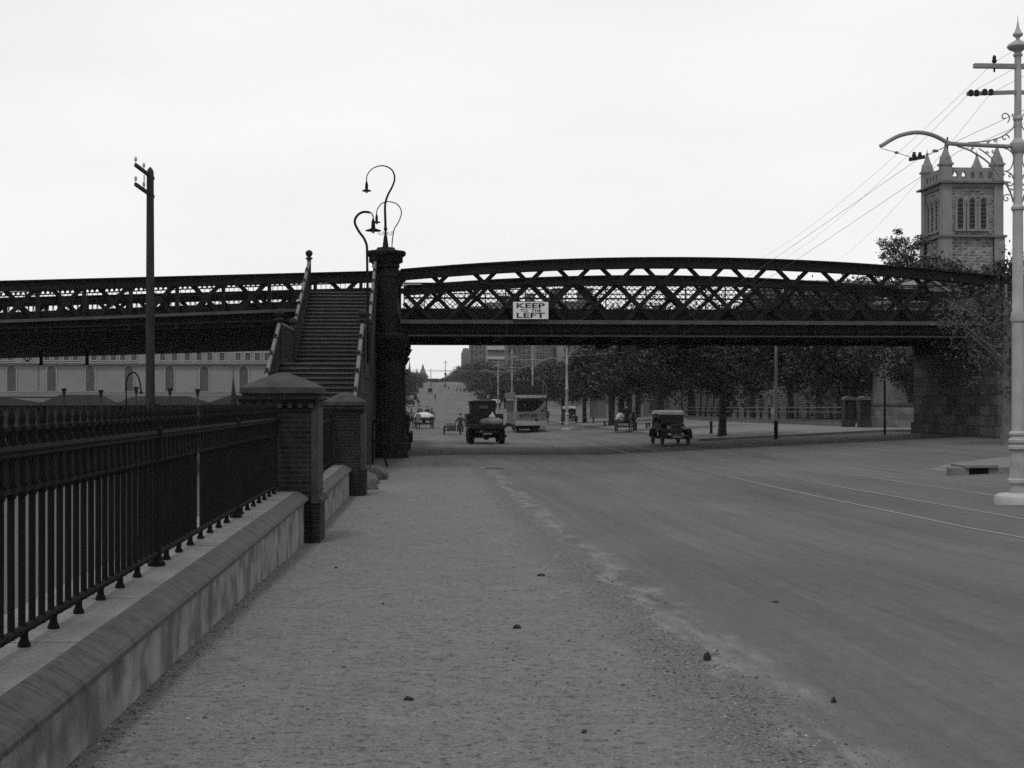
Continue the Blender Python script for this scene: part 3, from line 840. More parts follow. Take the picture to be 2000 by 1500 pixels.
def iron_fence(y0, y1, zr, htop, posts, label, skip=()):
    X = -2.27
    t = thing('iron_fence', label, 'fence', (X, y0, zr), 0, 'spiked iron fences on the low wall')
    ZT = .61 + zr
    B = EYE - 1.285 + zr; T = B + 1.015
    def b(mb, n): o = mb.build(n, fence_iron, t); o.location = (-X, -y0, -zr); return o
    pr = 0
    for z, r, nm in ((B, .024, 'bottom_rail'), (T, .030, 'top_rail')):
        mb = MB(); mb.tube([(X, y0, z), (X, y1, z)], r, 8)
        if nm == 'bottom_rail':
            mb.box(X - .03, X + .012, y0, y1, z - .03, z - .012)
        b(mb, nm)
    mb = MB(); mb.box(X - .012, X + .012, y0, y1, T - .24, T - .21); mb.box(X - .03, X + .03, y0, y1, T - .035, T - .02)
    mb.box(X - .02, X + .02, y0, y1, T - .045, T - .036)
    mb.box(X - .01, X + .01, y0, y1, T + .105, T + .125)
    b(mb, 'frieze_bars')
    mb = MB(); mb.box(X - .004, X + .004, y0, y1, T - .205, T - .047); b(mb, 'frieze_plate')
    y = y0 + .1; k = 0
    pk1 = MB(); fz = MB()
    while y < y1 - .05:
        if not any(abs(y - s_) < .11 for s_ in skip):
            lx, ly = rnd.uniform(-.004, .004), rnd.uniform(-.006, .006)
            pk1.tube([(X, y, B - .03), (X + lx * .5, y + ly, (B + T) / 2), (X, y, T + .12)], .021, 6)
            pk1.lathe([(.02, T + .10), (.026, T + .115), (.026, T + .13), (.016, T + .14), (.024, T + .17), (.016, T + .205), (.002, T + .25)], (X, y, 0), 6)
            pk1.lathe([(.018, T - .27), (.03, T - .26), (.03, T - .235), (.018, T - .225)], (X, y, 0), 6)
        fz.ring((X, y + .105, T - .125), .078, .012, 'x', 12, 5)
        fz.ring((X, y + .105, T + .065), .04, .009, 'x', 8, 4)
        y += .21; k += 1
    b(pk1, 'pickets'); b(fz, 'ring_frieze')
    y = y0 + .25; n = 0
    while y < y1 - .1:
        if not any(abs(y - p) < .2 for p in posts):
            ft = MB(); ft.lathe([(.038, 0), (.036, .018), (.024, .04), (.023, .07), (.026, B - ZT - .0)], (X, y, ZT), 8)
            ft.build('foot', fence_iron, t).location = (-X, -y0, -zr)
        y += .64; n += 1
    for p in posts:
        mb = MB(); mb.lathe([(.075, ZT), (.075, ZT + .03), (.05, ZT + .05), (.042, B + .06), (.028, B + .1), (.028, T - .1), (.04, T - .05), (.055, T), (.05, T + .045), (.028, T + .07), (.024, T + .12), (.03, T + .15), (.01, T + .25)], (X, p, 0), 10)
        b(mb, 'post')
    return t
iron_fence(1.0, 22.35, 0, 0, [2.1, 7.2, 12.3, 17.4], 'spiked iron fence in the foreground at the left edge of the path', skip=(14.45,))
iron_fence(23.52, 35.55, -.175, 0, [27.2, 31.4], 'short spiked iron fence between the two brick pillars')

# leaning pipe rail and rocks past the far pillar
for i, (u, v, s_, lab) in enumerate(((716, 935, .42, 'dark rock lying against the foot of the smaller brick pillar'), (726, 921, .36, 'dark rock in the middle of the pile past the smaller pillar'),
                                     (740, 906, .5, 'largest and lightest block at the far end of the rock pile'), (733, 918, .22, 'smallest rock of the pile near the column'))):
    Y = 38.5 + i * 2.6; p = P(u, v, Y); z = prof(Y)
    mb = MB(); mb.ell((0, 0, 0), (s_ * .75, s_ * .6, s_ * .55), 10, 7, Euler((.3 * i, .5, .4 * i)).to_matrix())
    mb.v = [tuple(Vector(q) * (1 + .16 * math.sin(11 * q[0] + 7 * q[2] + i) * math.cos(9 * q[1]))) for q in mb.v]
    o = mb.build('rock', rock_m); o.location = (max(p.x, -1.9), Y, z + s_ * .3)
    tag(o, lab, 'rock', 'rocks past the brick pillar')
mb = MB()
a = P(728, 884, 52.5); z0 = prof(52.5)
mb.tube(catmull([(a.x, 52.5, z0), (a.x, 52.5, P(728, 830, 52.5).z), (a.x + .06, 52.5, P(729, 822, 52.5).z), (P(744, 822, 52.5).x, 52.5, P(744, 821, 52.5).z), (P(746, 826, 52.5).x, 52.5, P(746, 830, 52.5).z),
                 (P(747, 882, 52.5).x, 52.5, P(747, 878, 52.5).z), (P(757, 897, 52.5).x, 52.5, z0)], 4), .035, 8)
o = mb.build('pipe_rail', fence_iron); tag(o, 'bent pipe hoop standing before the bridge column', 'pipe rail')
# ================================================================== ORNATE TRAM POLES
LY = 28.6
def spiral(c, r0, turns, a0, sgn=1, n=26, inner=.12):
    pts = []
    for i in range(n + 1):
        t = i / n; rr = r0 * (1 - (1 - inner) * t ** .8)
        a = a0 + sgn * 2 * PI * turns * t
        pts.append((c[0] + rr * math.cos(a), 0, c[2] + rr * math.sin(a)))
    return pts
lb = P(1988, 992, LY); LZ = gz(11.9, LY); LX = lb.x
tp = thing('tram_pole', 'tall pale ornamental tram pole with long arms at the right edge of the view', 'pole', (LX, LY, LZ), 0, 'ornamental tram poles')
mpp = P(1000, 783, LY).z - P(1000, 784, LY).z
mpp *= 1.012
def zv(v): return P(1988, v, LY).z - LZ
mb = MB(); mb.lathe([(.47, -.05), (.47, .10), (.44, .17), (.37, .215), (.2, .235)], n=28); mb.build('footing', concrete, tp)
r = lambda p: p * mpp
sh = [(r(16), zv(972)), (r(16), zv(945)), (r(20), zv(943)), (r(20), zv(937)), (r(16.5), zv(934))]
mb = MB(); mb.lathe(sh, n=28); mb.build('base_moulding', post_paint, tp)
mb = MB()
mb.lathe([(r(15), zv(880)), (r(19), zv(877)), (r(19), zv(872)), (r(15.5), zv(869)), (r(15), zv(867)), (r(18.5), zv(864)), (r(18.5), zv(859)), (r(15), zv(856)), (r(14), zv(851)), (r(17), zv(849)), (r(17), zv(845)), (r(12.5), zv(842))], n=28)
mb.build('base_moulding', post_paint, tp)
mb = MB(); n = 40; vs = []
for (pr, v) in ((16.3, 936), (14.2, 879)):
    for j in range(n):
        rr = r(pr) * (1 - .07 * (j % 2)); a = 2*PI*j/n; vs.append((rr*math.cos(a), rr*math.sin(a), zv(v)))
mb.add(vs, [(j, (j+1) % n, n + (j+1) % n, n + j) for j in range(n)]); mb.build('fluted_base', post_paint, tp)
mb = MB()
mb.lathe([(r(12), zv(846)), (r(11.5), zv(630)), (r(13.5), zv(628)), (r(14.5), zv(622)), (r(13), zv(617)), (r(13), zv(612)), (r(11), zv(608)), (r(10), zv(417)), (r(10.5), zv(412)), (r(13), zv(409)), (r(13), zv(405)), (r(10), zv(401)),
          (r(8.7), zv(398)), (r(8.5), zv(300)), (r(12), zv(296)), (r(14), zv(290)), (r(15.5), zv(285)), (r(15.5), zv(280)), (r(11), zv(275)), (r(7.5), zv(270)), (r(7.3), zv(236)), (r(9.5), zv(234)), (r(9.5), zv(230)), (r(7), zv(227)),
          (r(6.5), zv(112)), (r(9), zv(109)), (r(9), zv(106)), (r(6), zv(103))], n=24)
mb.build('shaft', post_paint, tp)
mb = MB()
mb.lathe([(r(6), zv(103)), (r(10), zv(99)), (r(17), zv(96)), (r(21), zv(91.5)), (r(19), zv(87)), (r(11), zv(82)), (r(4), zv(78)), (r(3.5), zv(74)), (r(9), zv(70)), (r(10), zv(67)), (r(6), zv(61)), (r(3), zv(53)), (r(1), zv(42)), (r(.3), zv(30))], n=24)
mb.build('finial', post_paint, tp)
lightpost = mat('arm_paint', 0.16, 0.6, 0.15, 4, 0.1, 60)
def X_(u): return P(u, 784, LY).x - LX
for sg in (1, -1):
    mb = MB(); xa = X_(1902)
    mb.box(*sorted((xa * sg, -.05 * sg)), -.05, .05, zv(134), zv(125.5)); mb.build('cross_arm', lightpost, tp)
    mb = MB(); mb.beam((X_(1888) * sg, -.02, zv(185)), (-.04 * sg, -.02, zv(180.5)), .07, .075); mb.build('cross_arm', lightpost, tp)
    # insulators
    mb = MB(); x = X_(1942) * sg
    mb.lathe([(.02, -.18), (.02, 0), (.05, .02), (.05, .06), (.035, .08), (.04, .12), (.02, .16)], (x, 0, zv(124)), 10); mb.build('insulator', black, tp)
    for k, u in enumerate((1893, 1906, 1920, 1934)):
        mb = MB(); x = X_(u) * sg; mb.lathe([(.03, -.07), (.055, -.05), (.05, 0), (.055, .03), (.03, .06)], (x, -.09 + .05 * (k % 2), zv(184.5) - (u - 1890) * -.0008), 8); mb.build('insulator', black, tp)
    pxs = [(1719, 289), (1725, 285.5), (1740, 276), (1756, 268), (1774, 263), (1790, 261), (1806, 262), (1822, 266), (1836, 272), (1850, 279.5), (1864, 282.5), (1900, 284), (1960, 286), (1982, 286)]
    pts = catmull([(X_(u) * sg, 0, zv(v)) for u, v in pxs], 4)
    mb = MB(); mb.tube(pts, .042, 10); mb.build('bracket_arm', lightpost, tp)
    mb = MB()
    for u in (1852, 1865, 1948, 1957): mb.lathe([(.05, -.03), (.06, 0), (.05, .03)], (X_(u) * sg, 0, zv(282.8 if u < 1900 else 285.5)), 8)
    mb.build('arm_collars', lightpost, tp)
    sc = MB(); q = .014
    def S(c, r0, turns, a0, d=1):
        p = spiral((X_(c[0]), 0, zv(c[1])), r0 * mpp, turns, a0, d)
        sc.tube([(x * sg, y, z) for x, y, z in p], q, 5)
    def Cv(ps, w=q): sc.tube(catmull([(X_(u) * sg, 0, zv(v)) for u, v in ps], 4), w, 5)
    S((1962, 229), 12, 1.1, R(-60), 1)
    Cv([(1977, 222), (1981, 236), (1979, 249), (1970, 258), (1955, 268), (1940, 273), (1922, 277), (1890, 280)])
    S((1963, 270), 9, 1.0, 0, 1); S((1944, 276), 4, 1, 0, 1); S((1930, 279), 3.5, 1, 0, 1)
    Cv([(1962, 290), (1972, 294), (1979, 304), (1978, 320), (1970, 333), (1958, 334), (1950, 330), (1938, 312), (1928, 302), (1912, 291)])
    Cv([(1870, 287), (1890, 293), (1905, 301), (1925, 314), (1940, 328), (1955, 348), (1966, 362), (1974, 378), (1979, 395)], .02)
    S((1972, 358), 7, 1.1, 0, -1); S((1966, 388), 9, 1.2, R(50), 1); S((1973, 344), 5, 1, 0, 1); S((1974, 372), 4.5, 1, 0, 1)
    S((1927, 300), 4, 1, 0, 1); S((1940, 296), 4.5, 1, 0, -1); S((1960, 340), 5, 1.1, R(90), 1); S((1899, 292), 3.5, 1, 0, 1)
    Cv([(1962, 334), (1975, 340), (1979, 350)])
    sc.build('scrollwork', lightpost, tp)
# simpler distant poles of the same line (hook arms on both sides)
farpaint = mat('far_pole_paint', .22, .7, .12, 3, .1, 40)
fp = thing('tram_pole', 'x', 'pole', (0, 0, 0), 0, 'ornamental tram poles')
mb = MB(); mb.lathe([(.5, 0), (.5, .18), (.3, .24)], n=16); mb.build('footing', farpaint, fp)
mb = MB(); mb.lathe([(.17, .2), (.17, .5), (.22, .52), (.22, .58), (.16, .62), (.15, 1.3), (.19, 1.34), (.19, 1.42), (.125, 1.5), (.12, 3.4), (.15, 3.45), (.15, 3.52), (.11, 3.6), (.10, 5.4), (.13, 5.45), (.13, 5.52), (.085, 5.6), (.08, 7.0), (.15, 7.1), (.075, 7.2), (.065, 8.9), (.2, 9.05), (.04, 9.2), (.1, 9.3), (.01, 9.7)], n=14)
mb.build('shaft', farpaint, fp)
for sg in (1, -1):
    mb = MB(); mb.box(*sorted((0, sg * .9)), -.04, .04, 8.6, 8.7); mb.box(*sorted((0, sg * 1.0)), -.04, .04, 8.1, 8.18); mb.build('cross_arm', lightpost, fp)
    mb = MB(); mb.tube(catmull([(sg * x, 0, z) for x, z in ((.05, 7.1), (1.2, 7.05), (1.7, 7.25), (2.2, 7.35), (2.75, 7.05))], 4), .045, 6); mb.build('bracket_arm', farpaint, fp)
    mb = MB(); mb.tube(catmull([(sg * x, 0, z) for x, z in ((.08, 6.0), (.3, 6.4), (.8, 6.8), (1.2, 7.0))], 4), .02, 5); mb.ring((sg * .4, 0, 6.7), .16, .018, 'y', 12, 4); mb.build('scrollwork', farpaint, fp)
LABS = ['pale tram pole between the horse cart and the tram, nearest under the bridge', 'pale tram pole rising just behind the roof of the tram', 'pale tram pole left of the tram roof, third in the line', 'pale tram pole right of the truck cab, small and far']
for i, (u, Y) in enumerate(((1107, 118), (1040, 156), (1000, 194), (973, 229))):
    X = P(u, 784, Y).x
    if i == 0: fp.location = (X, Y, gz(X, Y)); fp['label'] = LABS[0]
    else: dup(fp, (X, Y, gz(X, Y)), 0, LABS[i])

# ---- overhead wires
def wire(name, pts, rad, label, cat='wire', group='overhead wires'):
    mb = MB(); mb.tube(pts, rad, 5); o = mb.build(name, wire_m); tag(o, label, cat, group); return o
def sag(a, b, s, n=10):
    a = Vector(a); b = Vector(b)
    return [a.lerp(b, i / n) + Vector((0, 0, -4 * s * (i / n) * (1 - i / n))) for i in range(n + 1)]
A = P(1791, 312, LY); B_ = Vector((P(1272, 684, 61.0).x, 61.0, 4.6))
w1 = sag((A.x, -12, 6.9), A, .1) + sag(A, B_, .05)[1:] + [Vector((B_.x, 75, 4.55)), Vector((B_.x + .3, 118, 5.6))]
wire('trolley_wire', w1, .0045, 'trolley wire held by the bracket arm and dipping under the bridge')
A2 = P(1862, 296, LY)
wire('trolley_wire', sag((A2.x + .5, -12, 7.0), (A2.x + .1, LY, A2.z), .1) + sag((A2.x + .1, LY, A2.z), (B_.x + .9, 61, 4.62), .05)[1:] + [Vector((B_.x + .9, 75, 4.6)), Vector((B_.x + 1.0, 118, 5.6))], .0045, 'second trolley wire, just right of the first one')
zc = LZ + zv(122)
wire('feeder_wire', sag((LX + X_(1942), -12, zc + .5), (LX + X_(1942), LY, zc), .15) + sag((LX + X_(1942), LY, zc), (P(1490, 505, 66).x, 66, P(1490, 503, 66).z), .35)[1:], .0035, 'topmost feeder wire running from the upper cross arm to the bridge top')
zc = LZ + zv(184)
for u, uu, lab in ((1893, 1530, 'feeder wire from the outer end of the lower cross arm'), (1934, 1640, 'feeder wire from the inner end of the lower cross arm')):
    wire('feeder_wire', sag((LX + X_(u), -12, zc + .4), (LX + X_(u), LY, zc), .15) + sag((LX + X_(u), LY, zc), (P(uu, 500, 66).x, 66, P(uu, 506, 66).z), .3)[1:], .0035, lab)
# trolley hangers
for u, v, Y, lab in ((1791, 309, LY, 'dark twin hanger holding the trolley wire under the bracket arm'),):
    p = P(u, v, Y); t = thing('wire_hanger', lab, 'hanger', (p.x, Y, p.z))
    mb = MB(); mb.beam((-.16, 0, -.03), (.16, 0, .03), .06, .07); mb.lathe([(.03, .0), (.05, .05), (.03, .10), (.04, .12)], (-.06, 0, 0), 8); mb.lathe([(.03, .0), (.045, .05), (.03, .09), (.035, .11)], (.06, 0, .01), 8); mb.build('clamp', black, t)
    mb = MB(); e = P(1722, 290, LY) - p; mb.tube([(-.12, 0, .02), (e.x * .55, 0, e.z * .55 + .0), (e.x, 0, e.z)], .007, 5); mb.ell((e.x * .58, 0, e.z * .58), (.05, .03, .03), 8, 5); mb.build('span_wire', wire_m, t)
    mb = MB(); e = P(1856, 283, LY) - p; mb.tube([(.12, 0, .02), (e.x, 0, e.z)], .007, 5); mb.ell((e.x * .55, 0, e.z * .55), (.07, .03, .035), 8, 5); mb.build('span_wire', wire_m, t)

# ================================================================== TRAM RAILS
TX = P(1996, 1015, 24.4).x
for xr, lab in ((9.42, 'leftmost'), (10.86, 'second'), (12.62, 'third'), (14.06, 'rightmost')):
    pass
rails = {}
def track(x, label):
    t = thing('tram_rail', label, 'tram rail', (x, 0, 0), 0, 'tram rails set in the road')
    mb = MB(); ys = [y for y in GY if -10 <= y <= 420]
    def xo(y): return x - max(0.0, y - 230) * .012
    vs = []; fs = []
    for i, (a, b) in enumerate(zip(ys, ys[1:])):
        for (dx0, dx1, top) in ((-.035, .035, .016),):
            mb.add([(xo(a) - x + dx0, a, gz(xo(a), a) + .010), (xo(a) - x + dx1, a, gz(xo(a), a) + .010), (xo(b) - x + dx1, b, gz(xo(b), b) + .010), (xo(b) - x + dx0, b, gz(xo(b), b) + .010),
                    (xo(a) - x + dx0, a, gz(xo(a), a) + top), (xo(a) - x + dx1, a, gz(xo(a), a) + top), (xo(b) - x + dx1, b, gz(xo(b), b) + top), (xo(b) - x + dx0, b, gz(xo(b), b) + top)],
                   [(4, 5, 6, 7), (0, 4, 7, 3), (1, 2, 6, 5)])
    mb.build('rail_head', mat('rail_steel', 0.17, 0.5, .1, 1, .1, 20), t)
    mb = MB()
    for a, b in zip(ys, ys[1:]):
        mb.add([(xo(a) - x + .04, a, gz(xo(a), a) + .0115), (xo(a) - x + .10, a, gz(xo(a), a) + .0115), (xo(b) - x + .10, b, gz(xo(b), b) + .0115), (xo(b) - x + .04, b, gz(xo(b), b) + .0115)], [(0, 1, 2, 3)])
    mb.build('rail_groove', black, t)
    return t
for x, lab in ((9.30, 'left rail of the nearer tram track'), (10.72, 'right rail of the nearer tram track'), (12.55, 'left rail of the farther tram track'), (13.98, 'right rail of the farther tram track')):
    track(x, lab)

# ================================================================== TIMBER UTILITY POLE
Y = 55.0; b = P(296, 800, Y); zt_ = P(288, 326, Y).z
up = thing('utility_pole', 'dark timber pole with two short cross arms behind the fence', 'pole', (b.x, Y, -1.3))
mb = MB(); mb.lathe([(.19, 0), (.165, 6), (.135, zt_ + 1.3 - .2), (.1, zt_ + 1.3 - .1), (.02, zt_ + 1.3)], n=14); mb.build('pole_shaft', wood_post, up).location = (-.05, 0, 0)
for v0, v1 in ((334, 346), (371, 382)):
    z0 = P(280, v0, Y).z + 1.3; z1 = P(290, v1, Y).z + 1.3
    a_ = P(278, v0, Y); c_ = P(291, v1, Y)
    mb = MB(); mb.beam((a_.x - b.x, -1.3, z0 + .02), (c_.x - b.x + .1, .35, z1), .1, .12); mb.build('cross_arm', wood_post, up)
    for k in range(2):
        t_ = k / 2
        mb = MB(); mb.lathe([(.015, 0), (.015, .1), (.05, .11), (.055, .18), (.04, .24), (.01, .27)], ((a_.x - b.x) * (1 - t_) + .0, -1.25 + t_ * 1.3, z0 + (z1 - z0) * t_ + .06), 8); mb.build('insulator', lightgrey, up)
mb = MB(); q = P(284.5, 344, Y); mb.tube([(q.x - b.x, -.3, q.z + 1.3), (q.x - b.x, -.3, P(284, 372, Y).z + 1.3)], .02, 5); mb.build('tie_rod', black, up)

# ================================================================== ABUTMENT
ab = thing('stone_abutment', 'dark coursed stone abutment carrying the right end of the bridge', 'abutment', (28, 67, 0))
def ob(mb, n, m, p, off): o = mb.build(n, m, p); o.location = -Vector(off); return o
mb = MB(); mb.box(25.05, 40, 61.4, 72.2, -.2, 4.35); mb.box(40, 140, 61.4, 72.2, -.2, 6.3); ob(mb, 'masonry_wall', stone_dark, ab, (28, 67, 0))
mb = MB(); mb.box(24.93, 25.048, 61.3, 72.3, -.2, .95); mb.box(25.048, 40, 61.25, 61.397, -.2, .95); ob(mb, 'plinth', stone_dark, ab, (28, 67, 0))
mb = MB(); mb.box(24.8, 40, 61.2, 61.9, 4.352, 4.78); ob(mb, 'bearing_stone', mat('bearing_stone', 0.07, .9, .3, 3, .2, 30), ab, (28, 67, 0)); mb = MB(); mb.box(24.7, 25.7, 71.2, 72.4, 4.352, 4.80); ob(mb, 'bearing_stone', MATS['bearing_stone'], ab, (28, 67, 0))
mb = MB(); mb.box(25.7, 140, 62.2, 71.8, 4.35, 6.9); ob(mb, 'approach_fill', stone_dark, ab, (28, 67, 0))
mb = MB(); mb.box(25.7, 140, 62.0, 62.3, 6.9, 7.6); mb.box(25.7, 140, 71.5, 71.8, 6.9, 7.6); ob(mb, 'parapet', iron, ab, (28, 67, 0))

# ================================================================== CHURCH TOWER
YT = 152.0
c0 = P(1841, 455, YT); W_t = P(1960, 455, YT).x - c0.x
zt = lambda v: P(1841, v, YT).z
tw = thing('church_tower', 'square stone church tower with four spiked corner pinnacles and louvred belfry', 'tower', (c0.x, YT, 0))
ox, oy = W_t / 2, W_t / 2
def tb(mb, n, m, p=tw): return mb.build(n, m, p)
sx = .26
mb = MB(); mb.box(sx, W_t - sx, sx, W_t - sx, 0, zt(456)); mb.box(sx, W_t - sx, sx, W_t - sx, zt(456), zt(356)); tb(mb, 'tower_wall', tower_stone)
# clasping corner piers
pw = W_t * .155
for (x, y) in ((0, 0), (W_t - pw, 0), (0, W_t - pw), (W_t - pw, W_t - pw)):
    mb = MB(); mb.box(x, x + pw, y, y + pw, 0, zt(355)); 
    q = .12
    mb.box(x - q if x == 0 else x, x + pw + (q if x else 0), y - q if y == 0 else y, y + pw + (q if y else 0), 0, zt(462))
    tb(mb, 'corner_pier', ashlar)
    # pinnacle
    cx, cy = (x + pw/2, y + pw/2); h = pw * .52
    mb = MB(); z0 = zt(352)
    mb.box(cx - h, cx + h, cy - h, cy + h, z0, zt(320))
    mb.box(cx - h - .14, cx + h + .14, cy - h - .14, cy + h + .14, zt(321.5), zt(317.5))
    zz = zt(317.4); k = h + .06
    mb.lathe([(k * 1.15, zz), (k * .98, zt(310)), (k * .55, zt(296)), (k * .16, zt(284)), (.17, zt(283)), (.17, zt(281)), (.06, zt(279)), (.01, zt(272))], (cx, cy, 0), 8, smooth=False, phase=PI/8)
    for s_ in range(4):
        a = s_ * PI / 2; dx, dy = math.cos(a), math.sin(a)
        e = k * .98
        mb.add([(cx + dx*e - dy*k*.7, cy + dy*e + dx*k*.7, zz), (cx + dx*e + dy*k*.7, cy + dy*e - dx*k*.7, zz), (cx + dx*e, cy + dy*e, zt(303)), (cx, cy, zt(303))], [(0, 1, 2), (0, 2, 3), (1, 3, 2)])
    tb(mb, 'pinnacle', ashlar)
# string courses
def band(z0, z1, out, name='string_course'):
    mb = MB(); mb.box(-out, W_t + out, -out, W_t + out, z0, z1); return tb(mb, name, mat('weathered_course', 0.10, .9, .2, 2, .15, 20))
band(zt(463), zt(458.5), .30); band(zt(357.5), zt(354), .42)
# parapet with pierced arches
par = MB(); z0, z1 = zt(353), zt(326)
for ax in (0, 1):
    for far in (0, 1):
        y0 = .2 if not far else W_t - .55
        def bx(a, b, za, zb):
            if ax == 0: par.box(a, b, y0, y0 + .35, za, zb)
            else: par.box(y0, y0 + .35, a, b, za, zb)
        bx(pw, W_t - pw, z0, zt(347)); bx(pw, W_t - pw, zt(334), z1)
        n = 5; span = W_t - 2 * pw
        for i in range(n + 1):
            c = pw + span * i / n; hw = .14 if i in (0, n) else .22
            bx(max(pw, c - hw), min(W_t - pw, c + hw), zt(347), zt(334))
        for i in range(n):   # arch spandrels
            a = pw + span * i / n + .22; b_ = pw + span * (i + 1) / n - .22; m_ = (a + b_) / 2
            for (p, q_) in (((a, a), (m_,)), ((b_, b_), (m_,))):
                e = p[0]
                poly = [(e, zt(334)), (e, zt(341)), (e + (m_ - e) * .25, zt(337.5)), (e + (m_ - e) * .6, zt(335)), (m_, zt(334))]
                par.prism(poly, 'y' if ax == 0 else 'x', y0 + .01, y0 + .34)
tb(par, 'pierced_parapet', ashlar)
# belfry windows on front and left faces
def arch_poly(cx, w, zb, zs, rise, n=6):
    pts = [(cx - w/2, zb), (cx + w/2, zb), (cx + w/2, zs)]
    for i in range(1, n + 1):
        t = i / n * PI / 2; pts.append((cx + w/2 * math.cos(t) , zs + rise * math.sin(t)))
    for i in range(1, n):
        t = PI/2 + i / n * PI / 2; pts.append((cx + w/2 * math.cos(t), zs + rise * math.sin(t)))
    pts.append((cx - w/2, zs)); return pts
def arch_band(mb, cx, w, t, zb, zs, rise, axis, a, b, n=8):
    pin = [(cx + w/2, zb), (cx + w/2, zs)] + [(cx + w/2 * math.cos(i/n*PI), zs + rise * math.sin(i/n*PI)) for i in range(1, n)] + [(cx - w/2, zs), (cx - w/2, zb)]
    w2 = w/2 + t
    pout = [(cx + w2, zb), (cx + w2, zs)] + [(cx + w2 * math.cos(i/n*PI), zs + (rise + t) * math.sin(i/n*PI)) for i in range(1, n)] + [(cx - w2, zs), (cx - w2, zb)]
    for i in range(len(pin) - 1):
        mb.prism([pin[i], pout[i], pout[i+1], pin[i+1]], axis, a, b)
wx = [(1872.5 + 0, ), ]
cxs = [P(u, 400, YT).x - c0.x for u in (1876, 1899, 1921)]
for face in ('y', 'x'):
    for c in cxs:
        ww = 11.2 * YT / F
        fr = MB(); arch_band(fr, c, ww, .28, zt(447), zt(396), zt(387) - zt(396), face, .02, sx)
        arch_band(fr, c, ww + .30, .12, zt(400), zt(396), zt(387) - zt(396) + .15, face, -.06, sx - .01)
        fr.mi = 0; fr.prism([(c - ww/2 - .29, zt(451)), (c + ww/2 + .29, zt(451)), (c + ww/2 + .29, zt(447)), (c - ww/2 - .29, zt(447))], face, -.08, sx)
        fw = fr.build('belfry_window', ashlar, tw)
        pn = MB(); pn.prism(arch_poly(c, ww, zt(447), zt(396), zt(387) - zt(396)), face, sx - .06, sx + .05); pn.build('opening', glass, fw)
        lv = MB(); z = zt(446)
        while z < zt(392):
            ps = [(sx - .24, z), (sx - .22, z - .03), (sx - .05, z + .22), (sx - .07, z + .25)]
            if face == 'y': lv.prism(ps, 'x', c - ww/2, c + ww/2)
            else: lv.add([(p[0], c - ww/2, p[1]) for p in ps] + [(p[0], c + ww/2, p[1]) for p in ps], [(0,1,2,3),(7,6,5,4),(0,4,5,1),(1,5,6,2),(2,6,7,3),(3,7,4,0)])
            z += .44
        lv.build('louvres', mat('louvre', .03, .9, .2, 3, .1, 30), fw)
    cb = MB(); n = 18
    for i in range(n):
        a = pw + (W_t - 2 * pw) * (i + .2) / n; b_ = a + (W_t - 2 * pw) / n * .55
        if face == 'y': cb.box(a, b_, .08, sx, zt(366), zt(363))
        else: cb.box(.08, sx, a, b_, zt(366), zt(363))
    cb.prism([(pw, zt(363)), (W_t - pw, zt(363)), (W_t - pw, zt(358)), (pw, zt(358))], face, .06, sx)
    cb.build('corbel_table', ashlar, tw)
mb = MB(); mb.tube([(P(1877, 300, YT).x - c0.x, W_t * .6, zt(330)), (P(1877, 300, YT).x - c0.x, W_t * .6, zt(254))], .10, 6); mb.build('flagpole', wood_post, tw)
# lower block of the church beyond the truss
ch = thing('church_nave', 'church nave with a low pitched roof behind the right end of the bridge', 'church', (P(1800, 600, 165).x, 165, 0))
zr_ = P(1800, 560, 165).z
mb = MB(); mb.box(-14, 11, 0, 12, 0, zr_ - 3); mb.build('nave_wall', tower_stone, ch)
mb = MB(); mb.prism([(-.4, zr_ - 3), (12.4, zr_ - 3), (6, zr_ + 1.2)], 'x', -14.3, 11.3); mb.build('roof', midgrey, ch)
for i in range(5):
    mb = MB(); arch_band(mb, -12 + i * 4.6, 1.3, .3, 2.5, 6, .9, 'y', -.12, .0); f = mb.build('nave_window', ashlar, ch)
    mb = MB(); mb.prism(arch_poly(-12 + i * 4.6, 1.3, 2.5, 6, .9), 'y', -.05, .0); mb.build('pane', glass, f)
gb = thing('gabled_porch', 'pale gabled building end seen through the right end of the girder', 'building', (P(1812, 600, 105).x, 105, .6))
zg = P(1812, 546, 105).z - .6
mb = MB(); mb.prism([(-2.6, 0), (2.6, 0), (2.6, zg - 1.6), (0, zg), (-2.6, zg - 1.6)], 'y', 0, 5); mb.build('gable_wall', ashlar, gb)
mb = MB(); mb.prism([(-2.9, zg - 1.78), (0, zg + .02), (0, zg + .22), (-2.9, zg - 1.6)], 'y', -.3, 5.3); mb.prism([(2.9, zg - 1.78), (0.001, zg + .02), (0.001, zg + .22), (2.9, zg - 1.6)], 'y', -.3, 5.3); mb.build('roof', midgrey, gb)
mb = MB(); mb.box(-1.6, 1.6, -.08, 0, zg - 2.1, zg - 1.7); mb.build('louvre_slot', black, gb)

# ================================================================== RAILWAY STATION (left, far)
YS = 175.0
sa = P(-420, 700, YS); s_b = P(742, 700, YS)
rs = thing('railway_station', 'long pale station building with arched windows below a row of small square ones', 'building', (sa.x, YS, -1.3))
LW = s_b.x - sa.x
def zz(v): return P(300, v, YS).z + 1.3
stn = mat('station_render', 0.17, .9, .12, .35, .08, 10)
stl = mat('station_trim', 0.21, .9, .1, .5, .08, 10)
mb = MB(); mb.box(0, LW, 0, 25, 0, zz(646)); mb.build('facade_wall', stn, rs)
mb = MB(); mb.box(-.3, LW + .3, -.25, 0, zz(713), zz(710)); mb.box(-.3, LW + .3, -.45, 0, zz(710), zz(708)); mb.build('cornice', stl, rs)
mb = MB(); mb.box(-.3, LW + .3, -.6, 25.5, zz(646), zz(642)); mb.build('roof', midgrey, rs)
mb = MB(); mb.box(-.2, LW, -.2, 0, zz(766.5), zz(764)); mb.build('plinth_band', stl, rs)
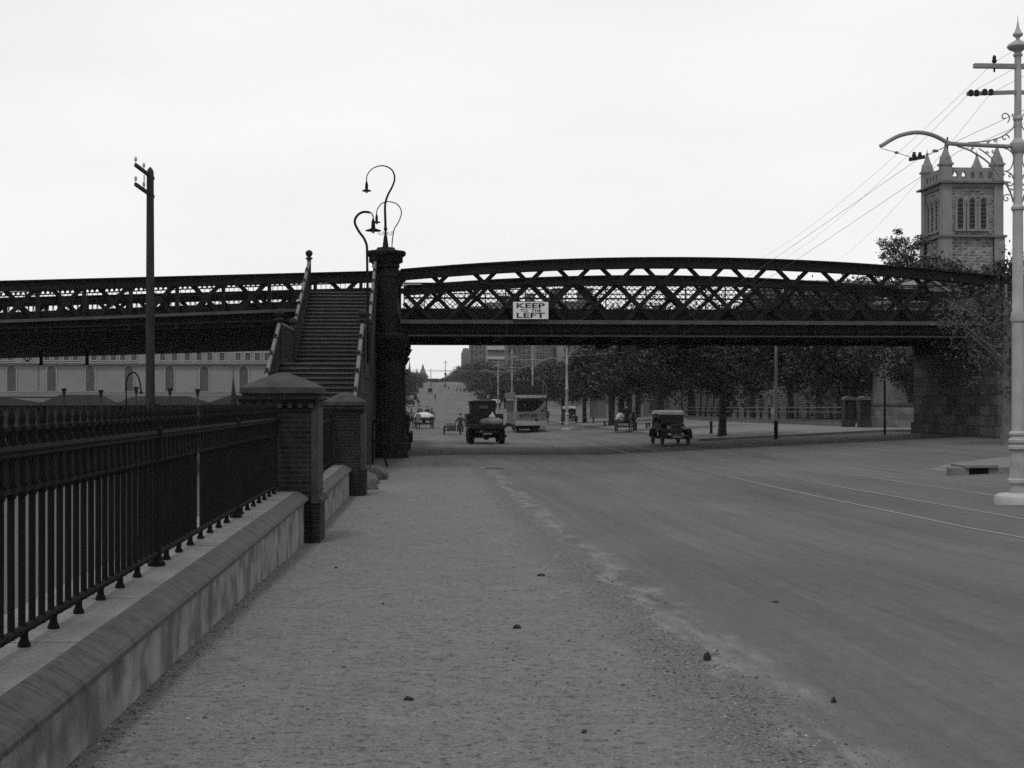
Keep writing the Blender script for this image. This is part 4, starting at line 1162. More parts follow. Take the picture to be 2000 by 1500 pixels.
xs_ = [P(u, 740, YS).x - sa.x for u in (101, 176.5, 252, 331.5, 399, 476)]
xs_ = [xs_[0] - 4.7, xs_[0] - 9.4, xs_[0] - 14.1] + xs_ + [xs_[-1] + 4.7, xs_[-1] + 9.4]
wdk = mat('station_window', 0.05, .5, .2, 1.5, .05, 10)
for c in xs_:
    if 1 < c < LW - 1:
        z0, z1 = zz(763), zz(724)
        fr = MB(); arch_band(fr, c, 1.02, .13, z0, z1, .62, 'y', -.10, 0); fr.prism([(c - .15, z1 + .6), (c + .15, z1 + .6), (c + .22, z1 + 1.0), (c - .22, z1 + 1.0)], 'y', -.2, 0); f = fr.build('arched_window', stl, rs)
        mb = MB(); mb.prism(arch_poly(c, 1.02, z0, z1, .62), 'y', -.04, 0); mb.build('pane', wdk, f)
us = [50, 58, 92, 111, 130, 148, 184, 203, 222, 240, 262, 318, 341, 366, 389, 410, 434, 465, 484, 503, 522]
for u in [-60, -40, -20, 0, 20] + us + [545, 565, 600, 640, 680]:
    c = P(u, 700, YS).x - sa.x
    if .6 < c < LW - .6:
        mb = MB(); z0, z1 = zz(703.5), zz(689)
        for (a, b_, e, f_) in ((c - .42, c - .30, z0, z1), (c + .30, c + .42, z0, z1), (c - .45, c + .45, z1, z1 + .15), (c - .5, c + .5, z0 - .14, z0)): mb.box(a, b_, -.1, 0, e, f_)
        f = mb.build('window', stl, rs)
        mb = MB(); mb.box(c - .30, c + .30, -.03, 0, z0, z1); mb.build('pane', wdk, f)
        mb = MB(); z0, z1 = zz(676), zz(658)
        for (a, b_, e, f_) in ((c - .42, c - .30, z0, z1), (c + .30, c + .42, z0, z1), (c - .45, c + .45, z1, z1 + .15), (c - .5, c + .5, z0 - .14, z0)): mb.box(a, b_, -.1, 0, e, f_)
        if u % 2 == 0: f = mb.build('window', stl, rs); mb = MB(); mb.box(c - .30, c + .30, -.03, 0, z0, z1); mb.build('pane', wdk, f)
for u in (75, 455):
    c = P(u, 740, YS).x - sa.x; mb = MB(); mb.tube([(c, -.08, zz(765)), (c, -.08, zz(712))], .05, 6); mb.build('drainpipe', midgrey, rs)
mb = MB(); mb.prism([(-6, zz(776)), (0, zz(766)), (0, zz(764.5)), (-6, zz(774))], 'x', 0, LW - 2)
mb.build('platform_awning', mat('awning_roof', 0.08, .9, .15, .5, .1, 10), rs)
# carriage sheds in the yard
YC = 120.0
def shed(u0, uc0, uc1, u1, v_e, v_r, label):
    o0 = P((u0 + u1) / 2, 784, YC); t = thing('carriage_shed', label, 'shed', (o0.x, YC, -1.3), 0, 'dark carriage sheds in the railway yard')
    x = lambda u: P(u, 784, YC).x - o0.x
    z = lambda v: P(300, v, YC).z + 1.3
    mb = MB(); mb.box(x(u0) + .3, x(u1) - .3, .3, 30, 0, z(v_e) - .02); mb.build('shed_wall', mat('shed_boards', 0.02, .9, .3, 1.5, .2, 10), t)
    mb = MB(); mb.prism([(x(u0), z(v_e)), (x(u0), z(v_e) - .25), (x(u1), z(v_e) - .25), (x(u1), z(v_e)), (x(uc1), z(v_r)), (x(uc0), z(v_r))], 'y', 0, 31)
    mb.build('roof', mat('shed_roof', 0.035, .9, .3, .6, .15, 10), t)
    return t, x, z
sd1 = [shed(-60, -30, 20, 78, 786, 777, 'leftmost dark carriage shed, cut by the frame edge'), shed(81, 118, 198, 228, 786, 771, 'dark carriage shed left of the timber pole'),
       shed(231, 262, 370, 408, 786, 774, 'dark carriage shed behind the timber pole'), shed(411, 448, 476, 700, 785, 772, 'dark carriage shed behind the nearer brick pillar')]
for u, v, lab in ((125, 758, 'leftmost vent post above the sheds'), (197, 761, 'second vent post from the left above the sheds'), (266, 755, 'vent post inside the hoop lamp'), (332, 757, 'vent post just right of the timber pole'), (386, 759, 'rightmost vent post above the sheds')):
    Y = 110.0; p = P(u, 784, Y)
    t = thing('vent_post', lab, 'post', (p.x, Y, -1.3), 0, 'vent posts in the railway yard')
    H = P(u, v, Y).z + 1.3
    mb = MB(); mb.lathe([(.06, 0), (.05, H - .5)], n=8); mb.build('post_shaft', wood_post, t)
    mb = MB(); mb.lathe([(.06, H - .6), (.1, H - .5), (.14, H - .25), (.2, H - .15), (.2, H - .02), (.05, H)], n=8); mb.build('vent_head', black, t)
p = P(456, 784, 108); t = thing('yard_spike', 'dark slender spike rising beside the nearer pillar cap', 'spike', (p.x, 108, -1.3)); H = P(456, 738, 108).z + 1.3
mb = MB(); mb.lathe([(.16, 0), (.16, H - 2.2)], n=8); mb.build('shaft', wood_post, t)
mb = MB(); mb.lathe([(.24, H - 2.2), (.22, H - 1.6), (.1, H - .6), (.02, H)], n=8); mb.build('spike_head', black, t)
Y = 70; t = thing('yard_lamp', 'thin hoop shaped lamp standard in the railway yard', 'lamp', (P(247, 784, Y).x, Y, -1.3))
o0 = P(247, 784, Y)
pts = [(0, 0, 0)] + [(P(u, 784, Y).x - o0.x, 0, P(u, v, Y).z + 1.3) for u, v in ((246.5, 770), (246.5, 750), (249, 737), (255, 729.5), (261, 727.5), (267, 731), (272, 742), (274.5, 756), (275.5, 764))]
mb = MB(); mb.tube(catmull(pts, 4), .035, 6); mb.build('hoop', black, t)
mb = MB(); e = pts[-1]; mb.lathe([(.1, -.12), (.08, -.05), (.03, 0)], e, 8); mb.build('lamp_head', black, t)
# ================================================================== PEOPLE AND HORSES (skinned skeletons)
def skin_mesh(name, verts, edges, radii, root, mats, face_mat=None, sub=1):
    me = bpy.data.meshes.new(name); me.from_pydata(verts, edges, [])
    o = bpy.data.objects.new(name, me); COL.objects.link(o)
    sk = o.modifiers.new('s', 'SKIN'); sb_ = o.modifiers.new('u', 'SUBSURF'); sb_.levels = sub; sb_.render_levels = sub
    lay = me.skin_vertices[0].data
    for i, r_ in enumerate(radii):
        lay[i].radius = r_ if isinstance(r_, tuple) else (r_, r_)
        lay[i].use_root = (i == root)
    bpy.context.view_layer.update()
    dg = bpy.context.evaluated_depsgraph_get()
    nm = bpy.data.meshes.new_from_object(o.evaluated_get(dg))
    bpy.data.objects.remove(o); bpy.data.meshes.remove(me)
    nm.materials.clear()
    for m in mats: nm.materials.append(m)
    nm.polygons.foreach_set('use_smooth', [True] * len(nm.polygons))
    if face_mat:
        for p in nm.polygons: p.material_index = face_mat(p.center)
    nm.name = name
    return nm
def human_mesh(pose, coat, trousers):
    """pose: walk / stand / sit / ride. Faces +Y. Origin at the feet (stand) or on the seat plane minus 0.45 (sit)."""
    J = {'pel': (0, 0, .95), 'sp': (0, .0, 1.15), 'ch': (0, 0, 1.36), 'nk': (0, .01, 1.50), 'hd0': (0, .02, 1.58), 'hd1': (0, .03, 1.67), 'hd2': (0, .02, 1.75), 'ns': (0, .115, 1.64)}
    step = .24 if pose == 'walk' else .03
    for s_, n in ((1, 'R'), (-1, 'L')):
        J['sh'+n] = (.19*s_, 0, 1.43); d = step * s_
        J['hp'+n] = (.10*s_, 0, .92)
        if pose in ('walk', 'stand'):
            J['el'+n] = (.25*s_, -.03 - d*.4, 1.16); J['ha'+n] = (.24*s_, .10 - d*.8, .92); J['fi'+n] = (.235*s_, .13 - d*.85, .80)
            J['kn'+n] = (.11*s_, .05 + d*.7, .50); J['an'+n] = (.11*s_, -.02 + d*1.1 - (.08 if d < 0 else 0), .09 if d > -.1 else .16); J['to'+n] = (.12*s_, .14 + d*1.1 - (.06 if d < 0 else 0), .045)
        elif pose == 'sit':
            J['el'+n] = (.24*s_, .06, 1.18); J['ha'+n] = (.16*s_, .32, 1.10); J['fi'+n] = (.12*s_, .40, 1.09)
            J['kn'+n] = (.13*s_, .44, .94); J['an'+n] = (.13*s_, .48, .52); J['to'+n] = (.13*s_, .62, .47)
        else:  # riding a motorcycle, arms out to the bars
            J['el'+n] = (.36*s_, .12, 1.18); J['ha'+n] = (.46*s_, .38, 1.04); J['fi'+n] = (.44*s_, .46, 1.02)
            J['kn'+n] = (.20*s_, .36, .82); J['an'+n] = (.18*s_, .20, .42); J['to'+n] = (.18*s_, .34, .36)
    rad = {'pel': (.15, .115), 'sp': (.145, .11), 'ch': (.17, .12), 'nk': .055, 'hd0': .065, 'hd1': (.08, .095), 'hd2': (.06, .075), 'ns': .014}
    for n in 'RL': rad.update({'sh'+n: .072, 'el'+n: .05, 'ha'+n: .034, 'fi'+n: .024, 'hp'+n: .095, 'kn'+n: .066, 'an'+n: .048, 'to'+n: .035})
    names = list(J); ix = {n: i for i, n in enumerate(names)}
    E = [('pel', 'sp'), ('sp', 'ch'), ('ch', 'nk'), ('nk', 'hd0'), ('hd0', 'hd1'), ('hd1', 'hd2'), ('hd1', 'ns')]
    for n in 'RL': E += [('ch', 'sh'+n), ('sh'+n, 'el'+n), ('el'+n, 'ha'+n), ('ha'+n, 'fi'+n), ('pel', 'hp'+n), ('hp'+n, 'kn'+n), ('kn'+n, 'an'+n), ('an'+n, 'to'+n)]
    hands = [Vector(J['fiR']), Vector(J['fiL'])]
    def fm(c):
        if c.z > 1.535: return 2
        if min((c - h).length for h in hands) < .10: return 2
        if pose in ('walk', 'stand'): return 0 if c.z > .86 or abs(c.x) > .2 and c.z > .8 else 1
        return 0 if c.z > 1.02 and c.y < .5 else 1
    return skin_mesh('body', [J[n] for n in names], [(ix[a], ix[b]) for a, b in E], [rad[n] for n in names], 0, [coat, trousers, skin], fm)
HUM = {}
def hat_mb(style):
    mb = MB()
    if style == 'brim': mb.lathe([(.155, 1.715), (.16, 1.725), (.10, 1.735), (.095, 1.82), (.07, 1.85), (.01, 1.84)], (0, .02, 0), 14)
    elif style == 'straw': mb.lathe([(.16, 1.715), (.165, 1.73), (.105, 1.735), (.10, 1.81), (.01, 1.815)], (0, .02, 0), 14)
    else: mb.lathe([(.10, 1.70), (.115, 1.73), (.13, 1.77), (.09, 1.80), (.01, 1.805)], (0, .02, 0), 14); mb.prism([(-.06, .10), (.06, .10), (.04, .17), (-.04, .17)], 'z', 1.725, 1.735)
    return mb
def person(pose, label, loc, rz=0, hat='brim', coat=darkcloth, legs=darkcloth, hatm=darkcloth, group=None, s=1.0):
    key = (pose, coat.name, legs.name)
    if key not in HUM: HUM[key] = human_mesh(pose, coat, legs)
    t = thing('person', label, 'person', loc, rz, group)
    if s != 1: t.scale = (s, s, s)
    o = bpy.data.objects.new('body', HUM[key]); COL.objects.link(o); o.parent = t
    hk = ('hat', hat, hatm.name)
    if hk not in HUM: HUM[hk] = hat_mb(hat).mesh('hat', hatm)
    h = bpy.data.objects.new('hat', HUM[hk]); COL.objects.link(h); h.parent = t
    ck = ('tail', key)
    if pose in ('walk', 'stand'):
        if ck not in HUM:
            mb = MB(); mb.lathe([(.205, .72), (.20, .8), (.185, .98), (.17, 1.1), (.18, 1.2)], n=14)
            for i, p in enumerate(mb.v): mb.v[i] = (p[0], p[1] * .72, p[2])
            HUM[ck] = mb.mesh('coat', coat)
        c = bpy.data.objects.new('coat', HUM[ck]); COL.objects.link(c); c.parent = t
    return t
def horse(label, loc, rz=0, m=None, group=None, stride=1, s=1.0):
    m = m or mat('horse_coat', 0.022, .6, .3, 3, .1, 30, spec=.4)
    key = ('horse', m.name, stride)
    if key not in HUM:
        V = []; Rr = []; E = []
        def a(p, r_, par=None):
            V.append(p); Rr.append(r_); 
            if par is not None: E.append((par, len(V) - 1))
            return len(V) - 1
        root = a((0, -.55, 1.22), (.27, .29)); b1 = a((0, -.15, 1.18), (.28, .30), root); b2 = a((0, .30, 1.20), (.25, .32), b1); b3 = a((0, .55, 1.26), (.19, .25), b2)
        n1 = a((0, .80, 1.52), (.10, .17), b3); n2 = a((0, .98, 1.78), (.08, .12), n1); h1 = a((0, 1.12, 1.86), (.085, .105), n2); h2 = a((0, 1.30, 1.70), (.065, .08), h1); h3 = a((0, 1.42, 1.56), (.05, .055), h2)
        for sx_ in (1, -1):
            a((.06*sx_, 1.05, 2.02), .022, h1)
            d = .12 * sx_ * stride
            e1 = a((.15*sx_, .48, 1.0), (.10, .13), b2); k1 = a((.14*sx_, .50 + d, .58), .06, e1); f1 = a((.14*sx_, .49 + d*1.2, .20), .042, k1); a((.14*sx_, .54 + d*1.2, .05), .062, f1)
            e2 = a((.15*sx_, -.66, 1.02), (.13, .19), root); k2 = a((.15*sx_, -.50 - d, .80), .10, e2); f2 = a((.14*sx_, -.80 - d, .50), .062, k2); g2 = a((.14*sx_, -.76 - d, .18), .042, f2); a((.14*sx_, -.70 - d, .05), .062, g2)
        HUM[key] = skin_mesh('body', V, E, Rr, root, [m], None, 1)
        mb = MB(); mb.tube([(0, -.83, 1.38), (0, -.98, 1.28), (0, -1.02, .95), (0, -.98, .6)], [.03, .06, .075, .02], 8); HUM[key + ('t',)] = mb.mesh('tail', black)
        mb = MB(); mb.tube([(0, .62, 1.55), (0, .76, 1.72), (0, .92, 1.92), (0, 1.08, 2.0), (0, 1.17, 1.93)], [.03, .05, .05, .04, .015], 7); HUM[key + ('m',)] = mb.mesh('mane', black)
        mb = MB(); mb.ring((0, .60, 1.30), .30, .045, 'y', 16, 6); mb.tube([(.29, .6, 1.2), (.31, .0, 1.1), (.32, -.9, 1.0)], .02, 5); mb.tube([(-.29, .6, 1.2), (-.31, .0, 1.1), (-.32, -.9, 1.0)], .02, 5); HUM[key + ('h',)] = mb.mesh('harness', black)
    t = thing('horse', label, 'horse', loc, rz, group); t.scale = (s, s, s)
    for nm, k in (('body', key), ('tail', key + ('t',)), ('mane', key + ('m',)), ('harness', key + ('h',))):
        o = bpy.data.objects.new(nm, HUM[k]); COL.objects.link(o); o.parent = t
    return t
WH = {}
def wheel(parent, loc, r_, w_, spokes=12, rim=.04, m=None, tyre=None, rz=0, name='wheel', tr=.03):
    """wheel turning in the YZ plane: tyre, spokes and hub as sub-parts"""
    m = m or wood_post; tyre = tyre or rubber
    k = (r_, w_, spokes, m.name, tyre.name)
    if k not in WH:
        t_ = MB(); n = 28
        sec = [(r_ - tr*1.6, -w_/2), (r_, -w_/2 * .7), (r_, w_/2 * .7), (r_ - tr*1.6, w_/2)]
        vs = []; fs = []
        for i in range(n):
            a = 2*PI*i/n
            for rr, x in sec: vs.append((x, rr*math.cos(a), rr*math.sin(a)))
        for i in range(n):
            j = (i + 1) % n
            for q in range(4): fs.append((i*4+q, i*4+(q+1) % 4, j*4+(q+1) % 4, j*4+q))
        t_.smooth = True; t_.add(vs, fs)
        s_ = MB(); 
        for i in range(spokes):
            a = 2*PI*i/spokes; s_.beam((0, 0, 0), (0, (r_-tr)*math.cos(a), (r_-tr)*math.sin(a)), .035, .035, up=(1, 0, 0))
        h_ = MB(); h_.tube([(-w_*.8, 0, 0), (w_*.8, 0, 0)], max(.05, r_*.16), 12)
        s_.ring((0, 0, 0), r_ - tr*1.8, .018, 'x', 24, 5)
        WH[k] = (t_.mesh('tyre', tyre), s_.mesh('spokes', m), h_.mesh('hub', m))
    o = bpy.data.objects.new(name, WH[k][0]); COL.objects.link(o); o.parent = parent; o.location = loc; o.rotation_euler = (0, 0, rz)
    for nm, me in (('spokes', WH[k][1]), ('hub', WH[k][2])):
        c = bpy.data.objects.new(nm, me); COL.objects.link(c); c.parent = o
    return o

# ================================================================== MOTOR CARS
def touring_car(label, loc, rz, top=lightgrey, body=black, group='motor cars in the street', closed=False, simple=False):
    """front faces +Y"""
    t = thing('touring_car', label, 'car', loc, rz, group)
    mb = MB()
    mb.prism([(-1.65, .62), (-1.75, .85), (-1.65, 1.22), (-.25, 1.18), (.05, 1.15), (.55, 1.12), (.55, .62)], 'x', -.66, .66); mb.build('body', body, t)
    mb = MB(); mb.add([(-.42, .5, .62), (.42, .5, .62), (.42, .5, 1.05), (.25, .5, 1.18), (-.25, .5, 1.18), (-.42, .5, 1.05), (-.30, 1.42, .62), (.30, 1.42, .62), (.30, 1.42, 1.0), (.18, 1.42, 1.12), (-.18, 1.42, 1.12), (-.30, 1.42, 1.0)],
        [(0, 5, 4, 3, 2, 1), (6, 7, 8, 9, 10, 11)] + [(i, (i+1) % 6, 6 + (i+1) % 6, 6 + i) for i in range(6)]); mb.build('bonnet', body, t)
    mb = MB(); mb.prism([(-.27, .60), (.27, .60), (.29, .95), (.2, 1.11), (-.2, 1.11), (-.29, .95)], 'y', 1.425, 1.50); rd = mb.build('radiator', mat('radiator_core', .03, .6, .1, 3, .3, 80), t)
    mb = MB()
    pl = [(-.27, .60), (.27, .60), (.29, .95), (.2, 1.11), (-.2, 1.11), (-.29, .95)]
    for a, b in zip(pl, pl[1:] + pl[:1]): mb.tube([(a[0], 1.49, a[1]), (b[0], 1.49, b[1])], .03, 6)
    mb.build('radiator_shell', midgrey, rd)
    for sx_ in (1, -1):
        mb = MB(); mb.smooth = True
        for yc, nm in ((1.25, 'f'), (-1.15, 'r')):
            m2 = MB(); pts = []
            for i in range(9):
                a = R(-5 + 190 * i / 8) if nm == 'f' else R(-10 + 190 * i / 8)
                pts.append((yc + .47 * math.cos(a), .40 + .47 * math.sin(a)))
            if nm == 'f': pts = pts + [(.45, .36)]
            x0, x1 = sorted((.56 * sx_, .84 * sx_))
            for a, b in zip(pts, pts[1:]):
                m2.add([(x0, a[0], a[1]), (x1, a[0], a[1] - .02), (x1, b[0], b[1] - .02), (x0, b[0], b[1]), (x0, a[0], a[1] + .025), (x1, a[0], a[1] + .005), (x1, b[0], b[1] + .005), (x0, b[0], b[1] + .025)],
                       [(0, 1, 2, 3), (7, 6, 5, 4), (1, 5, 6, 2), (0, 3, 7, 4)])
            m2.build('mudguard', body, t)
        m2 = MB(); m2.box(*sorted((.62 * sx_, .86 * sx_)), -.75, .5, .33, .37); m2.build('running_board', body, t)
        for yc in (1.25, -1.15): wheel(t, (.71 * sx_, yc, .38), .38, .10, 12, m=wood_rail)
        hl = MB(); hl.tube([(.42 * sx_, 1.28, .95), (.42 * sx_, 1.42, .95), (.42 * sx_, 1.47, .95)], [.05, .11, .12], 12); hb = hl.build('headlight', midgrey, t)
        hl = MB(); hl.tube([(.42 * sx_, 1.472, .95), (.42 * sx_, 1.485, .95)], .10, 12); hl.build('lens', lightgrey, hb)
    mb = MB(); mb.tube([(-.7, 1.25, .38), (0, 1.25, .34), (.7, 1.25, .38)], .035, 6); mb.build('front_axle', black, t)
    mb = MB(); mb.tube([(-.7, -1.15, .38), (.7, -1.15, .38)], .06, 6); mb.build('rear_axle', black, t)
    mb = MB(); mb.box(-.70, .70, 1.60, 1.64, .50, .58); mb.build('bumper', midgrey, t)
    mb = MB(); mb.box(-.22, .22, 1.645, 1.655, .40, .50); mb.build('number_plate', lightgrey, t)
    # windscreen
    ws = MB()
    for x in (-.62, .62): ws.beam((x, .45, 1.15), (x, .38, 1.72), .04, .04)
    ws.beam((-.62, .38, 1.71), (.62, .38, 1.71), .04, .04); ws.beam((-.62, .415, 1.43), (.62, .415, 1.43), .02, .02)
    w_ = ws.build('windscreen', body, t)
    g_ = MB(); g_.add([(-.6, .45, 1.17), (.6, .45, 1.17), (.6, .385, 1.69), (-.6, .385, 1.69)], [(0, 1, 2, 3)]); g_.add([(-.6, .455, 1.17), (.6, .455, 1.17), (.6, .39, 1.69), (-.6, .39, 1.69)], [(3, 2, 1, 0)])
    g_.build('screen_glass', glass, w_)
    # hood
    ht = MB(); prof_ = [(.62, 1.73), (.40, 1.80), (-.4, 1.88), (-1.2, 1.86), (-1.62, 1.74)]
    ht.prism([(y, z) for y, z in prof_] + [(-1.6, 1.62), (-1.2, 1.68), (-.4, 1.68), (.4, 1.64), (.62, 1.62)], 'x', -.68, .68)
    ht.prism([(-1.62, 1.70), (-1.78, 1.15), (-1.70, 1.15), (-1.56, 1.68)], 'x', -.66, .66)
    ht.build('folding_hood', top, t)
    st_ = MB()
    for x in (-.66, .66):
        for y in (-.45, -1.3): st_.beam((x, y, 1.15), (x, y, 1.8), .03, .03)
    st_.build('hood_irons', black, t)
    mb = MB(); mb.box(-.6, .6, -.42, -.22, 1.0, 1.38); mb.box(-.6, .6, -1.6, -1.4, 1.0, 1.42); mb.build('seats', darkcloth, t)
    if closed:
        mb = MB(); mb.prism([(-1.66, 1.15), (.40, 1.15), (.36, 1.74), (-1.58, 1.74)], 'x', -.655, .655); mb.build('side_curtains', black, t)
    return t
Yc = 72.5
p = P(1312, 800, Yc); car_z = gz(13.4, Yc)
car = touring_car('dark open tourer with pale folding hood coming towards the camera', (12.48, Yc, car_z), PI + R(3), top=mat('pale_hood', .58, .8, .08, 4, .08, 40))
car.scale = (.93,) * 3
person('sit', 'driver in dark clothes sitting behind the windscreen of the nearest tourer', (12.18, Yc + .45, car_z - .12), PI + R(2), 'cap', group='people in and on the vehicles')
p = P(1112, 820, 148); touring_car('far dark tourer partly hidden by the tram pole', (p.x, 148, gz(p.x, 148)), PI - R(5), top=mat('pale_hood', .34), group='motor cars in the street')
# dark car nosing out behind the bridge column
p = P(784, 860, 76); t = touring_car('dark car mostly hidden behind the bridge column', (p.x - .25, 76, gz(p.x, 76)), 0, top=black)
# parked and distant cars
far_cars = [(800, 779, 330, 'dark hooded car parked at the far left kerb, nearest of its row', .02, midgrey), (808, 772, 400, 'car parked second in the far left row', .0, black), (799, 758, 470, 'car with a pale roof parked in the far left row', 0, lightgrey), (812, 757, 520, 'dark car beside the pale roofed one at the far left', 0, black),
            (822, 748, 640, 'small dark car near the crest at the left', 0, black), (846, 745, 800, 'dark car on the crest of the hill, left of centre', 0, black), (853, 745, 805, 'dark car on the crest beside its neighbour', 0, black),
            (914, 756, 560, 'dark car parked below the trees at the far right, first of the row', .1, black), (924, 757, 545, 'dark car parked below the trees at the far right, second of the row', .1, black), (934, 761, 480, 'car parked nose in among the row at the far right', .3, midgrey),
            (942, 764, 430, 'car parked in the middle of the far right row', .3, black), (952, 768, 380, 'pale roofed car parked in the far right row', .3, lightgrey), (964, 778, 300, 'car parked near the tram pole right of the truck', .3, lightgrey), (946, 776, 318, 'dark car showing just above the truck cab', .2, black),
    (882, 745, 860, 'dark car on the crest just right of the tall crest pole', 1.5, black), (892, 746, 850, 'second dark car on the crest right of the pole', 1.5, black), (903, 747, 830, 'third dark car on the crest, nearer the turret', 1.4, black), (862, 746, 830, 'dark car on the crest just left of the tall pole', .1, black), (830, 747, 780, 'small car on the crest under the big spire', 0, midgrey), (806, 765, 440, 'tall dark van parked beyond the first car at the left', 0, black)]
for u, v, Y, lab, rz, top in far_cars:
    x = P(u, v, Y).x; c_ = touring_car(lab, (x, Y, gz(x, Y)), 1.3 if 900 < u < 930 else rz, top=top, closed=(Y > 400)); c_.scale = (1.35,) * 3 if u < 830 or 840 < u < 860 else (1.15,) * 3

# ================================================================== TRUCK
Yk = 82.0; x = P(951, 860, Yk).x
tr = thing('flatbed_truck', 'dark high sided flatbed truck seen from behind in the middle of the road', 'truck', (x, Yk, gz(x, Yk)), R(2))
m_ = F and (1 / F * Yk)
mb = MB(); mb.prism([(-.78, 1.0), (.68, 1.0), (.68, 2.3), (.72, 2.3), (.72, 2.46), (.35, 2.55), (-.3, 2.55), (-.84, 2.45), (-.84, 2.28), (-.78, 2.28)], 'y', 2.2, 3.7); mb.build('cab', black, tr)
mb = MB(); mb.prism([(-.86, 2.46), (.74, 2.46), (.36, 2.58), (-.3, 2.58)], 'y', 2.15, 3.8); mb.build('cab_roof', mat('cab_roof', .07, .7, .2, 3, .1, 30), tr)
pw_ = MB(); pw_.box(-.28, .22, 2.17, 2.198, 2.02, 2.2); f = pw_.build('rear_window', midgrey, tr)
bars_ = MB()
for i in range(6): bars_.box(-.25 + i*.08, -.215 + i*.08, 2.15, 2.168, 2.02, 2.2)
bars_.build('window_bars', black, f)
mb = MB(); mb.box(-1.15, 1.15, -.4, 2.1, .98, 1.10); mb.box(-1.05, 1.05, -.42, -.4, .9, 1.06); mb.build('flatbed', black, tr)
mb = MB(); mb.box(-1.15, 1.12, 1.95, 2.05, 1.12, 1.72); mb.build('headboard', black, tr)
mb = MB(); mb.box(-1.15, -1.08, 0, 1.95, 1.12, 1.68); mb.build('side_board', black, tr)
mb = MB(); mb.box(1.15, 1.38, .1, 1.0, 1.02, 1.20); mb.build('side_step', black, tr)
for sx_ in (1, -1):
    for y in (.45, 3.6):
        o = wheel(tr, (sx_ * .88, y, .46), .46, .36 if y < 1 else .14, 10, m=black, tr=.07)
    mb = MB(); mb.box(sx_ * .74 - .16, sx_ * .74 + .16, .0, .9, .86, .94); mb.build('mudguard', black, tr)
mb = MB(); mb.tube([(-.8, .45, .42), (.8, .45, .42)], .07, 8); mb.ell((0, .45, .40), (.2, .18, .17), 10, 6); mb.build('rear_axle', black, tr)
mb = MB(); mb.box(-.68, .68, -.35, 4.2, .62, .98); mb.prism([(-.66, .62), (-.45, .56), (-.3, .62)], 'y', 1.2, 1.6); mb.build('chassis', black, tr)
mb = MB(); mb.box(-.66, .66, 1.0, 1.1, .42, .62); mb.build('tool_box', black, tr)
mb = MB(); mb.add([(-.55, 3.7, .9), (.55, 3.7, .9), (.5, 3.7, 1.5), (-.5, 3.7, 1.5), (-.45, 4.6, .9), (.45, 4.6, .9), (.4, 4.6, 1.4), (-.4, 4.6, 1.4)], [(0,3,2,1),(4,5,6,7),(0,1,5,4),(1,2,6,5),(2,3,7,6),(3,0,4,7)]); mb.build('bonnet', black, tr)
mb = MB(); mb.box(-.42, -.3, -.45, -.42, .70, .80); mb.build('tail_lamp', midgrey, tr)
mb = MB(); mb.box(-.25, .25, -.46, -.43, .55, .66); mb.build('number_plate', midgrey, tr)
for i, (dx, dy, dz, a, lab) in enumerate(((-.0, .3, 1.10, .52, 'plump pale sack at the left of the load on the truck bed'), (.52, .1, 1.10, .56, 'pale sack at the right of the load on the truck bed'))):
    mb = MB(); mb.ell((0, 0, 0), (a * .8, .36, .26), 14, 8); mb.v = [(q[0], q[1], max(q[2], -.14) + .02 * math.sin(9 * q[0])) for q in mb.v]
    o = mb.build('sack', mat('sack_pale', .13, .95, .15, 5, .2, 60) if i else mat('sack_dark', .09, .95, .15, 5, .2, 60)); o.location = (x + dx, Yk + dy, gz(x, Yk) + dz + .145); tag(o, lab, 'sack', 'sacks on the truck bed')
mb = MB(); mb.ell((0, 0, 0), (.2, .2, .2), 10, 7); mb.ell((.02, 0, .2), (.08, .08, .12), 8, 5); o = mb.build('bundle', sack_m); o.location = (x + .35, Yk + 1.2, gz(x, Yk) + 1.62 - .1); tag(o, 'small knotted pale bundle against the truck cab', 'bundle')
mb = MB(); mb.box(-.3, .3, -.25, .25, 0, .24); o = mb.build('crate', wood_post); o.location = (x + .37, Yk + 1.25, gz(x, Yk) + 1.104); tag(o, 'dark low crate under the knotted bundle on the truck bed', 'crate')

# ================================================================== MOTORCYCLE AND SIDECAR
Ym = 112.0; x = P(899, 843, Ym).x; z0 = gz(x, Ym)
mc = thing('motorcycle', 'motorcycle with a dark sidecar at its left, driving away', 'motorcycle', (x, Ym, z0), 0)
for y in (-.7, .75): wheel(mc, (0, y, .34), .34, .10, 14, m=black)
wheel(mc, (-1.26, -.1, .36), .36, .12, 14, m=black)
mb = MB(); mb.tube([(0, -.7, .34), (0, -.3, .75), (0, .4, .85), (0, .75, .34)], .035, 7); mb.tube([(0, -.7, .34), (0, 0, .35), (0, .4, .85)], .035, 7); mb.ell((0, .1, .5), (.12, .2, .2), 10, 7); mb.build('frame', black, mc)
mb = MB(); mb.ell((0, .2, .82), (.13, .3, .12), 10, 7); mb.build('fuel_tank', black, mc)
mb = MB(); mb.ell((0, -.3, .80), (.15, .2, .06), 10, 5); mb.build('saddle', black, mc)
mb = MB(); mb.tube([(-.42, .3, 1.0), (-.2, .42, 1.03), (.2, .42, 1.03), (.42, .3, 1.0)], .018, 6); mb.build('handlebar', black, mc)
mb = MB()
for a, b in zip(range(0, 8), range(1, 9)):
    f = lambda i: (0, -.7 + .42 * math.cos(R(20 + 150 * i / 8)), .34 + .42 * math.sin(R(20 + 150 * i / 8)))
    mb.beam(f(a), f(b), .16, .015)
mb.build('rear_mudguard', black, mc)
mb = MB(); sec = [(-.85, .5, .72, .36), (-.75, .62, .92, .30), (-.1, .62, .98, .28), (.5, .46, .80, .34), (1.0, .12, .56, .42)]
vs = []; 
